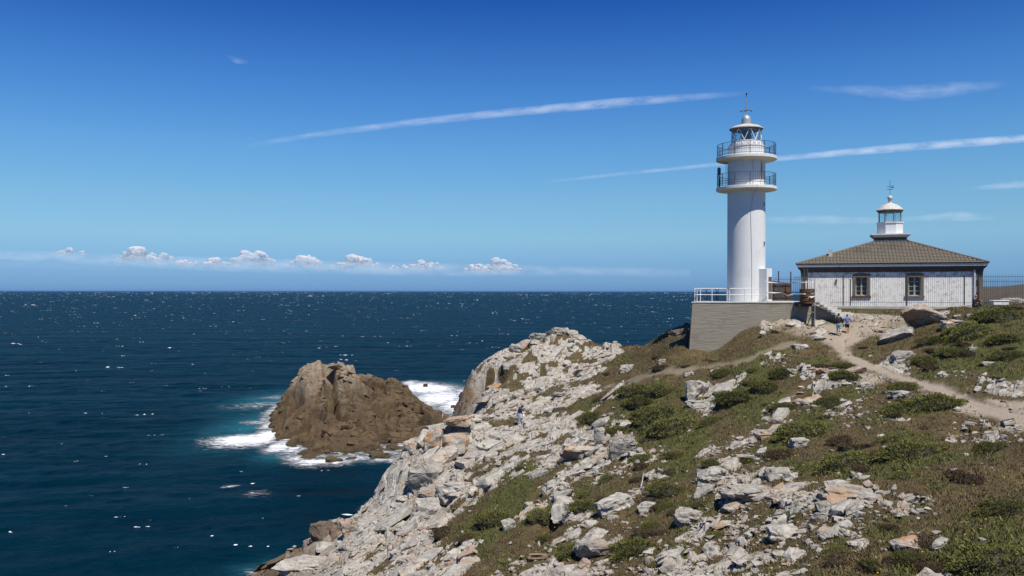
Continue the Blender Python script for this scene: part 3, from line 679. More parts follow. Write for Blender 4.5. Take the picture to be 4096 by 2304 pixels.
# slit windows, upper door, porch, cable, ladder, fog lamp
for zz, hh, ww in ((29.45, .38, .30), (26.1, .42, .30)):
    p = tp(66, 1.585, zz); w_ = MB().box((0, 0, 0), (.10, ww, hh)).build('window', m_white, tw, loc=p, rz=ac + R(66))
    MB().box((.052, 0, 0), (.01, ww - .1, hh - .1)).build('pane', m_pane, w_)
p = tp(57, 1.56, 32.15); d_ = MB().box((0, 0, 0), (.12, .62, 2.2)).build('gallery_door', m_trim, tw, loc=p, rz=ac + R(57)); MB().box((.064, -.18, .1), (.01, .12, 1.5)).build('door_gap', m_stone_d, d_)
pc = tp(58, 1.75, TB); pcz = ac + R(62)
mb = MB().box((0, 0, 1.40), (.95, .95, 2.8)); por = mb.build('porch', m_white, tw, loc=pc, rz=pcz, bevel=.02)
MB().box((.482, .1, 1.15), (.02, .6, 1.9)).build('door', m_stone_d, por)
MB().tube([tp(20, 2.57, 31.0), tp(20, 2.58, 30.7), tp(21, 1.63, 30.3), tp(12, 1.62, 28.9), tp(13, 1.62, 28.2), tp(16, 1.63, 25), tp(16, 1.63, 21.2)], .013, 5).build('cable', m_grey, tw)
MB().tube([tp(20, 2.56, 33.7), tp(20, 1.62, 33.2), tp(20, 1.62, 31.0)], .014, 5).build('upper_cable', m_grey, tw)
ld = MB()
for s_ in (-2.5, 2.5): ld.tube([tp(-88 + s_ * 2.2, 1.72, 30.99), tp(-88 + s_ * 2.2, 1.72, 33.3)], .02, 5)
for k in range(8): ld.bar(tp(-82.5, 1.72, 31.2 + k * .28), tp(-93.5, 1.72, 31.2 + k * .28), .022)
ld.build('ladder', m_grey, tw)
fp = tp(-70, 2.42, 30.98); fs = tag(empty('fog_lamp', fp + Vector((TX0, TY0, TB))), 'dark bell-shaped lamp on a post at the lower gallery', 'lamp')
MB().lathe([(.045, 0), (.05, .9), (.06, 1.1)], 8).build('post', m_dark, fs, True)
MB().lathe([(.10, 1.1), (.19, 1.12), (.15, 1.2), (.15, 1.62), (.10, 1.72), (.03, 1.74)], 14).build('hood', m_green, fs, True)
MB().bar((-.12, .1, 0), (-.12, .1, 1.1), .03).bar((.12, .1, 0), (.12, .1, 1.1), .03).bar((-.13, .1, .6), (.13, .1, .6), .03).build('bracket', m_dark, fs)

# ================================================================ OLD LIGHTHOUSE HOUSE
AL = R(20); HW, HD = 14.91, 12.0; H0 = Vector((26.85, 79.2, 20.3))
hs = tag(empty('lighthouse_keepers_house', H0, -AL), 'low white stone-trimmed house with tiled hip roof and small lantern turret', 'house')
def HP(x, y, z): return H0 + Vector((x * math.cos(AL) + y * math.sin(AL), -x * math.sin(AL) + y * math.cos(AL), z))
wins = [(4.68, 5.66, 1.34, 2.98), (9.05, 10.05, 1.34, 2.98)]
mb = MB()      # front wall with two openings, side and back walls
xs_ = [0, wins[0][0], wins[0][1], wins[1][0], wins[1][1], HW]
for i in range(5):
    a_, b_ = xs_[i], xs_[i + 1]
    if i % 2 == 0: mb.box(((a_ + b_) / 2, .2, 1.7), (b_ - a_, .4, 3.5))
    else:
        mb.box(((a_ + b_) / 2, .2, .645), (b_ - a_, .4, 1.39)); mb.box(((a_ + b_) / 2, .2, 3.215), (b_ - a_, .4, .47))
mb.box((.2, HD / 2, 1.7), (.4, HD - .802, 3.5)); mb.box((HW - .2, HD / 2, 1.7), (.4, HD - .802, 3.5)); mb.box((HW / 2, HD - .2, 1.7), (HW, .4, 3.5))
mb.build('wall', m_house, hs)
mb = MB().box((HW / 2, -.04, .10), (HW + .12, .1, .36)); mb.build('plinth', m_stone, hs)
mb = MB().box((HW / 2, HD / 2, 3.54), (HW + .14, HD + .14, .18)); mb.build('frieze', m_stone_d, hs)
mb = MB()
for k, (e_, z0, z1) in enumerate(((.10, 3.63, 3.72), (.19, 3.72, 3.82), (.29, 3.82, 3.94))): mb.box((HW / 2, HD / 2, (z0 + z1) / 2), (HW + 2 * e_, HD + 2 * e_, z1 - z0 - .002))
mb.build('cornice', m_stone_d, hs)
EV = .36; mb = MB().box((HW / 2, HD / 2, 4.06), (HW + 2 * EV, HD + 2 * EV, .24)); mb.build('fascia', m_trim, hs, bevel=.03)
qr = random.Random(5)
for cx_ in (0, HW):      # corner stones
    zq = .28
    while zq < 3.4:
        h_ = min(qr.uniform(.42, .55), 3.45 - zq); w_ = .55 if int(zq * 10) % 2 else .42
        x0 = cx_ + (w_ / 2 - .04 if cx_ == 0 else -w_ / 2 + .04)
        MB().box((x0, .17, zq + h_ / 2), (w_, .42 + qr.uniform(0, .02), h_ - .012)).build('corner_stone', m_stone, hs, bevel=.012); zq += h_
for wi, (x0, x1, z0, z1) in enumerate(wins):
    w_ = MB().box(((x0 + x1) / 2, .22, z0 + .03), (x1 - x0, .1, .06)).build('window', m_frame, hs)
    fm_ = m_frame if wi == 0 else m_frame2
    for xx in (x0 + .04, (x0 + x1) / 2, x1 - .04): MB().box((xx, .22, (z0 + z1) / 2 + .03), (.08 if xx != (x0 + x1) / 2 else .15, .07, z1 - z0 - .062)).build('mullion', m_frame, w_)
    for k in (1, 2, 3): MB().box(((x0 + x1) / 2, .235, z0 + k * (z1 - z0) / 4), (x1 - x0 - .002, .03, .035)).build('glazing_bar', fm_, w_)
    for ci in range(2):
        for k in range(4):
            pw = (x1 - x0) / 2; MB().box((x0 + pw * (ci + .5), .262, z0 + (k + .5) * (z1 - z0) / 4), (pw - .06, .012, (z1 - z0) / 4 - .02)).build('pane', m_pane, w_)
    for s_, xx in ((-1, x0), (1, x1)):
        for k in range(3): MB().box((xx + s_ * .12, -.012, z0 + (k + .5) * (z1 - z0) / 3), (.24, .07, (z1 - z0) / 3 - .01)).build('jamb_stone', m_stone, w_, bevel=.01)
    MB().box(((x0 + x1) / 2, -.03, z0 - .11), (x1 - x0 + .62, .14, .20)).build('sill', m_rust if wi == 0 else m_stone, w_, bevel=.01)
    nseg = 7
    for k in range(nseg):      # flat-arched head of separate stones
        t0, t1 = -1 + 2 * k / nseg, -1 + 2 * (k + 1) / nseg; xm = (x0 + x1) / 2; hw = (x1 - x0) / 2 + .24
        za, zb = z1 + .30 + .12 * (1 - t0 * t0), z1 + .30 + .12 * (1 - t1 * t1)
        mb = MB(); mb.add([(xm + t0 * hw, -.05, z1), (xm + t1 * hw - .008, -.05, z1), (xm + t1 * hw - .008, -.05, zb), (xm + t0 * hw, -.05, za), (xm + t0 * hw, .05, z1), (xm + t1 * hw - .008, .05, z1), (xm + t1 * hw - .008, .05, zb), (xm + t0 * hw, .05, za)],
                          [(3, 2, 1, 0), (4, 5, 6, 7), (0, 1, 5, 4), (1, 2, 6, 5), (2, 3, 7, 6), (3, 0, 4, 7)]); mb.build('head_stone', m_stone, w_)
# interior dark so that the panes read as an unlit room
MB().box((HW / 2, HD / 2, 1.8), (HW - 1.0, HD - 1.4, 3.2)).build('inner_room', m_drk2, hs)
MB().tube([(HW - .62, -.08, 0.2), (HW - .62, -.08, 3.6)], .07, 8).build('downpipe', m_trim, hs, True)
MB().tube([(HW - .34, -.08, 0.2), (HW - .34, -.08, 3.6)], .06, 8).build('downpipe', m_dark, hs, True)
MB().box((3.05, -.06, 2.72), (.10, .14, .22)).build('wall_lamp', m_rust, hs)
m_stain = simple('rust_streak', (0.42, 0.19, 0.06), .9, .3, 7, col2=(0.60, 0.50, 0.40))
MB().add([(3.0, -.004, 2.62), (3.12, -.004, 2.62), (3.06, -.004, 1.95), (2.93, -.004, 2.3)], [(0, 1, 2, 3)]).build('rust_streak', m_stain, hs)
# roof planes
AX, AY, AZ = 7.95, HD / 2, 6.46; RB = 1.25
e0, e1, f0, f1 = -EV - .06, HW + EV + .06, -EV - .06, HD + EV + .06; EZ = 4.181
C8 = [(e0, f0, EZ), (e1, f0, EZ), (e1, f1, EZ), (e0, f1, EZ), (AX - RB, AY - RB, AZ), (AX + RB, AY - RB, AZ), (AX + RB, AY + RB, AZ), (AX - RB, AY + RB, AZ)]
rf = MB().add(C8, [(3, 2, 1, 0), (4, 5, 6, 7), (0, 1, 5, 4), (1, 2, 6, 5), (2, 3, 7, 6), (3, 0, 4, 7)]).build('roof', m_tile, hs)
TWD, THT = .30, .36      # barrel tiles
tm = MB()
def tile_shape(w=TWD, d=THT, n=4):
    vs_ = []; fs_ = []
    for y, lift in ((0, .045), (d + .05, .0)):
        for k in range(n + 1):
            a = math.pi * k / n; vs_.append((-w * .5 * math.cos(a) * .98, y, lift + .06 * math.sin(a)))
    for k in range(n): fs_.append((k, k + 1, n + 2 + k, n + 1 + k))
    vs_ += [(vs_[k][0], 0, .0) for k in range(n + 1)]
    for k in range(n): fs_.append((2 * (n + 1) + k, 2 * (n + 1) + k + 1, k + 1, k))
    return vs_, fs_
tv, tf = tile_shape(); tile_m = MB().add(tv, tf).mesh('tile', m_tile, True)
rest = MB(); cnt = 0; tr_ = random.Random(2)
def slope(a, b, c, d, individual):
    global cnt
    a, b, c, d = map(Vector, (a, b, c, d)); ux = (b - a).normalized(); base = (b - a).length
    up_ = (d - a) - ux * (d - a).dot(ux); Ls = up_.length; uy = up_.normalized(); un = ux.cross(uy).normalized()
    rows = int(Ls / THT); t_a = (d - a).dot(ux) / Ls; t_b = (c - b).dot(ux) / Ls
    for r_ in range(rows):
        y = r_ * THT; xa, xb = t_a * (y + THT * .6), base + t_b * (y + THT * .6); k = int(xa / TWD) + 1
        while k * TWD + .5 * TWD < xb:
            x = k * TWD + TWD / 2 - .15; p = a + ux * x + uy * y + un * (.012 + tr_.uniform(0, .012)); k += 1
            M = Matrix((ux, uy, un)).transposed().to_4x4(); M.translation = p
            M = M @ Matrix.Rotation(tr_.uniform(-.02, .02), 4, 'Z')
            if individual and cnt < 300:
                o = link('tile', tile_m, rf); o.matrix_local = M; cnt += 1
            else: rest.add([M @ Vector(v) for v in tv], tf)
slope(C8[0], C8[1], C8[5], C8[4], True); slope(C8[1], C8[2], C8[6], C8[5], False); slope(C8[2], C8[3], C8[7], C8[6], False); slope(C8[3], C8[0], C8[4], C8[7], False)
rest_o = rest.build('roof_tiles', m_tile, hs, True); rest_o['kind'] = 'stuff'
for a_, b_ in ((0, 4), (1, 5), (2, 6), (3, 7)): MB().tube([Vector(C8[a_]) + Vector((0, 0, .05)), Vector(C8[b_]) + Vector((0, 0, .05))], .12, 8).build('hip_cap', m_tile, rf, True)
ch = MB().box((0, 0, .42), (.34, .34, .95)).build('chimney', m_step, rf, loc=(2.55, 1.35, 4.75)); MB().box((0, 0, .93), (.42, .42, .08)).build('cap', m_step, ch) if False else None
# turret
MB().box((AX, AY, AZ + .05), (2 * RB + .5, 2 * RB + .5, .16)).build('turret_flashing', m_lead, hs, bevel=.05)
MB().box((AX, AY, AZ + .26), (2.75, 2.75, .50)).build('turret_base', m_stone_d, hs)
MB().box((AX, AY, AZ + .44), (3.0, 3.0, .10)).box((AX, AY, AZ + .55), (3.22, 3.22, .12)).box((AX, AY, AZ + .66), (3.46, 3.46, .10)).build('turret_cornice', m_trim, hs)
q0 = AZ + .712
MB().lathe([(1.20, 0), (1.20, 1.05), (1.27, 1.06), (1.27, 1.15), (1.05, 1.17)], 8, (AX, AY, q0), R(22.5) + AL * 0).build('turret_drum', m_white, hs)
gl_ = MB()
for k in range(8):
    a0, a1 = R(22.5 + 45 * k), R(67.5 + 45 * k)
    p = [(AX + 1.02 * math.cos(a), AY + 1.02 * math.sin(a), z_) for z_ in (q0 + 1.17, q0 + 2.32) for a in (a0, a1)]
    MB().add([p[0], p[1], p[3], p[2]], [(0, 1, 2, 3)]).build('turret_pane', m_glass, hs)
    MB().bar((AX + 1.04 * math.cos(a0), AY + 1.04 * math.sin(a0), q0 + 1.16), (AX + 1.04 * math.cos(a0), AY + 1.04 * math.sin(a0), q0 + 2.32), .075).build('turret_mullion', m_grey, hs)
MB().lathe([(1.06, 2.20), (1.22, 2.30), (1.24, 2.36), (1.12, 2.44), (.98, 2.62), (.72, 2.82), (.40, 2.96), (.22, 3.02), (.15, 3.08), (.13, 3.22), (.19, 3.34)], 32, (AX, AY, q0)).build('turret_dome', m_rimc, hs, True)
MB().lathe([(1.05, 2.12), (1.12, 2.20), (1.2, 2.296)], 32, (AX, AY, q0)).build('dome_eave', m_stone_d, hs, True)
MB().lathe([(.12, 3.30), (.20, 3.40), (.24, 3.52), (.20, 3.66), (.10, 3.75), (.03, 3.78)], 20, (AX, AY, q0)).build('dome_ball', m_rimc, hs, True)
vane = MB().tube([(AX, AY, q0 + 3.75), (AX, AY, q0 + 5.25)], .02, 5).build('weather_vane', m_dark, hs)
MB().bar((AX - .28, AY, q0 + 4.62), (AX + .32, AY, q0 + 4.70), .035).bar((AX - .26, AY, q0 + 4.36), (AX + .3, AY, q0 + 4.36), .035).bar((AX + .12, AY, q0 + 4.52), (AX + .34, AY, q0 + 4.58), .09, .09).build('vane_arm', m_dark, vane)

# ================================================================ FENCES
fb_m = MB().bar((0, 0, 0), (0, 0, 1), .013).mesh('bar', m_fence)
def fence(name, a, b, zb, zt, label, step=.166, posts=(), kerb=False):
    a, b = Vector((a[0], a[1], zb)), Vector((b[0], b[1], zb)); d = b - a; n_ = int(d.length / step); h = zt - zb
    r_ = tag(empty(name, a), label, 'fence')
    for zz in (.32, h - .20): MB().bar(Vector((0, 0, zz)), d + Vector((0, 0, zz)), .035, .03).build('rail', m_fence, r_)
    for k in range(n_ + 1):
        o = link('bar', fb_m, r_, d * (k / n_)); o.scale.z = h
    for t, ph in posts: MB().bar(d * t, d * t + Vector((0, 0, ph)), .085).build('post', m_fence, r_)
    if kerb: MB().bar(Vector((-.1, 0, -.13)), d + Vector((.1, 0, -.13)), .30, .26).build('kerb', m_step, r_, bevel=.02)
    return r_
fa, fb = HP(-.6, -1.25, 0), HP(21.5, -1.25, 0)
fence('iron_fence', fa, fb, 20.72, 23.46, 'long dark iron bar fence in front of the old house', posts=((.19, 2.8), (.217, 2.4), (.425, 2.8), (.63, 2.7)), kerb=True)
fence('iron_fence', (17.9 + 6.0, 77.8), (27.2, 77.6), 21.1, 23.3, 'short dark iron fence between the white tower and the house', posts=((.12, 2.75), (.45, 2.7), (.82, 3.0), (.90, 3.0)))
fence('iron_fence', (42.5, 86), (58, 82), 20.4, 23.2, 'far iron fence behind the right end of the house')
for k in range(7):
    x0 = 23.4 + .32 * k
    if k == 0: bd = tag(empty('board_screen', (23.4, 78.3, 21.0)), 'weathered brown board screen standing behind the tower', 'screen')
    MB().box((.32 * k + .1, cr.uniform(-.02, .02), 1.02 - .03 * k), (.30, .05, 2.1 - .06 * k + cr.uniform(-.05, .05))).build('board', m_wood if k < 5 else m_rust, bd)
for zz in (.5, 1.6): MB().bar((-.1, -.06, zz), (2.2, -.06, zz), .08).build('batten', m_wood, bd)

# ---- slatted rust-brown tub at the end of the platform, on an added dark block
tp_ = at(3228, 1213, 70.0); tub = tag(empty('wooden_tub', tp_), 'rust-brown slatted wooden tub with dark hoops beside the stairs', 'tub')
for k in range(18):
    a0 = 2 * math.pi * k / 18; a = a0
    MB().box((.56 * math.cos(a), .56 * math.sin(a), .60), (.05, .188, 1.18 + cr.uniform(-.03, .03)), a).build('stave', m_rust, tub)
for zz in (.22, .55, .9): MB().tube([(.605 * math.cos(R(15 * k)), .605 * math.sin(R(15 * k)), zz) for k in range(24)], .022, 5, True).build('hoop', m_drk2, tub)
MB().lathe([(.54, .02), (.54, 1.08)], 18).build('filling', m_rust, tub)
MB().box((-.12, .35, -.13), (1.15, 1.1, .24)).build('bracket', m_drk2, tub)  # added support block, dark colour stands in for the shaded notch under the tub
# ---- banded post, thin pole and tape
bp = at(3251, 1263, 69.6); zb = gz(bp.x, bp.y)
po = tag(empty('banded_post', (bp.x, bp.y, zb)), 'short black post with two yellow bands and a raking strut', 'post')
ph = 20.97 - zb
MB().box((0, 0, ph / 2), (.16, .16, ph)).build('post', m_drk2, po)
for zz in (ph - .10, ph - .66): MB().box((0, 0, zz), (.20, .20, .05)).build('band', m_yel, po)
MB().bar((-.04, .0, ph * .62), (-.46, .05, 0.0), .07).build('strut', m_drk2, po)
p2 = at(3259, 1263, 69.45); pole = MB().tube([(0, 0, -.1), (0.01, 0, 23.1 - zb)], .035, 6).build('thin_pole', m_grey, None, True, loc=(p2.x, p2.y, gz(p2.x, p2.y)))
tag(pole, 'thin grey pole beside the banded post, with tape tied to it', 'pole')
def tape(pts, label):
    pp = [at(*q) for q in pts]; v = []; f = []
    for i, p in enumerate(pp):
        tw_ = .04 + .02 * math.sin(i * 2.1); v += [p + Vector((0, .02 * math.sin(i * 1.7), tw_)), p + Vector((0, -.02 * math.sin(i * 1.7), -tw_))]
    for i in range(len(pp) - 1): f.append((2 * i, 2 * i + 1, 2 * i + 3, 2 * i + 2))
    o = MB().add(v, f).build('barrier_tape', m_tape); sm_ = o.modifiers.new('thick', 'SOLIDIFY'); sm_.thickness = .006
    tag(o, label, 'tape')
tape([(3058, 1126, 71.8), (3076, 1128, 71.6), (3120, 1131, 71.2), (3180, 1130, 70.5), (3230, 1128, 69.8), (3259, 1127, 69.45)], 'upper white tape stretched from the tower porch to the thin pole')
tape([(3060, 1168, 71.8), (3090, 1170, 71.4), (3130, 1169, 71.0), (3150, 1183, 70.8), (3172, 1175, 70.5), (3215, 1175, 69.5), (3258, 1172, 69.4)], 'lower white tape sagging in front of the wooden tub')
tape([(3259, 1184, 69.4), (3245, 1188, 69.3), (3236, 1184, 69.3), (3231, 1196, 69.25)], 'loose end of white tape hanging off the thin pole')
# ================================================================ ROCKS
from mathutils import noise as mnoise
def rock_mesh(name, mat, seed, npts=16, sub=1, flat=0.75, rough=.06, crack=0.0, round_=0.0, e0=.55):
    r_ = random.Random(seed); bm = bmesh.new()
    for k in range(npts):
        v = Vector((r_.gauss(0, 1), r_.gauss(0, 1), r_.gauss(0, 1))).normalized()
        e = e0 if not round_ else 1.0
        v = Vector([math.copysign(abs(c) ** e, c) for c in v]); v = v / max(abs(v.x), abs(v.y), abs(v.z), 1e-6) * (1 - round_) + v.normalized() * round_
        v *= r_.uniform(.82, 1.0); bm.verts.new((v.x * .5, v.y * .5, v.z * .5 * flat))
    bmesh.ops.convex_hull(bm, input=bm.verts)
    for v in [v for v in bm.verts if not v.link_faces]: bm.verts.remove(v)
    bmesh.ops.triangulate(bm, faces=bm.faces)
    for k in range(sub): bmesh.ops.subdivide_edges(bm, edges=bm.edges, cuts=1, use_grid_fill=True)
    if sub:
        if round_: bmesh.ops.smooth_vert(bm, verts=bm.verts, factor=round_, use_axis_x=True, use_axis_y=True, use_axis_z=True)
        off = Vector((seed * 3.7 % 50, seed * 1.3 % 50, seed * .7 % 50))
        bm.normal_update()
        for v in bm.verts:
            q = v.co * 5 + off; d = (mnoise.fractal(q, .9, 2.1, 4) ) * rough
            if crack:
                c_ = mnoise.cell_vector(Vector((q.x * .5, q.y * .5, q.z * 1.1)))
                d += (c_.x - .5) * crack
            v.co += v.normal * d
    me = bpy.data.meshes.new(name); bm.to_mesh(me); bm.free(); me.materials.append(mat)
    return me

def rock_mat(name, stain=None, brown=0.0):
    m, n, l, b = mat_new(name); tc = n.new('ShaderNodeTexCoord'); g = NG(n, l)
    oi = n.new('ShaderNodeObjectInfo'); va = n.new('ShaderNodeVectorMath'); va.operation = 'ADD'
    geo = n.new('ShaderNodeNewGeometry'); l.new(geo.outputs['Position'], va.inputs[0]); cb = n.new('ShaderNodeCombineXYZ')
    l.new(g.math('MULTIPLY', oi.outputs['Random'], 37.0), cb.inputs[0]); l.new(cb.outputs[0], va.inputs[1]); g.co = va.outputs[0]
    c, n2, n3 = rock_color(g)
    tint = g.rng(oi.outputs['Random'], 0, 1, .82, 1.08, False); tn = n.new('ShaderNodeCombineXYZ')
    for i in range(3): l.new(tint, tn.inputs[i])
    c = g.mix(1.0, c, tn.outputs[0], 'MULTIPLY')
    if stain: c = g.mix(g.rng(g.noise(.8, 4, .6), .44, .58, 0, .85), c, stain)
    c = g.mix(g.math('MULTIPLY', g.attr('wet'), .92), c, (0.085, 0.060, 0.036))
    if brown: c = g.mix(brown, c, (0.085, 0.060, 0.036))
    l.new(c, b.inputs['Base Color']); b.inputs['Roughness'].default_value = .9; b.inputs['Specular IOR Level'].default_value = .25
    g.bump(g.math('ADD', g.math('MULTIPLY', n2, .7), g.math('MULTIPLY', n3, .5)), .8, .10, b)
    return m
m_rock = rock_mat('pale_rock'); m_rock_o = rock_mat('orange_stained_rock', (0.37, 0.20, 0.095)); m_rock_p = rock_mat('pinkish_rock', (0.34, 0.228, 0.145)); m_rock_b = rock_mat('brown_shore_rock', None, .8)

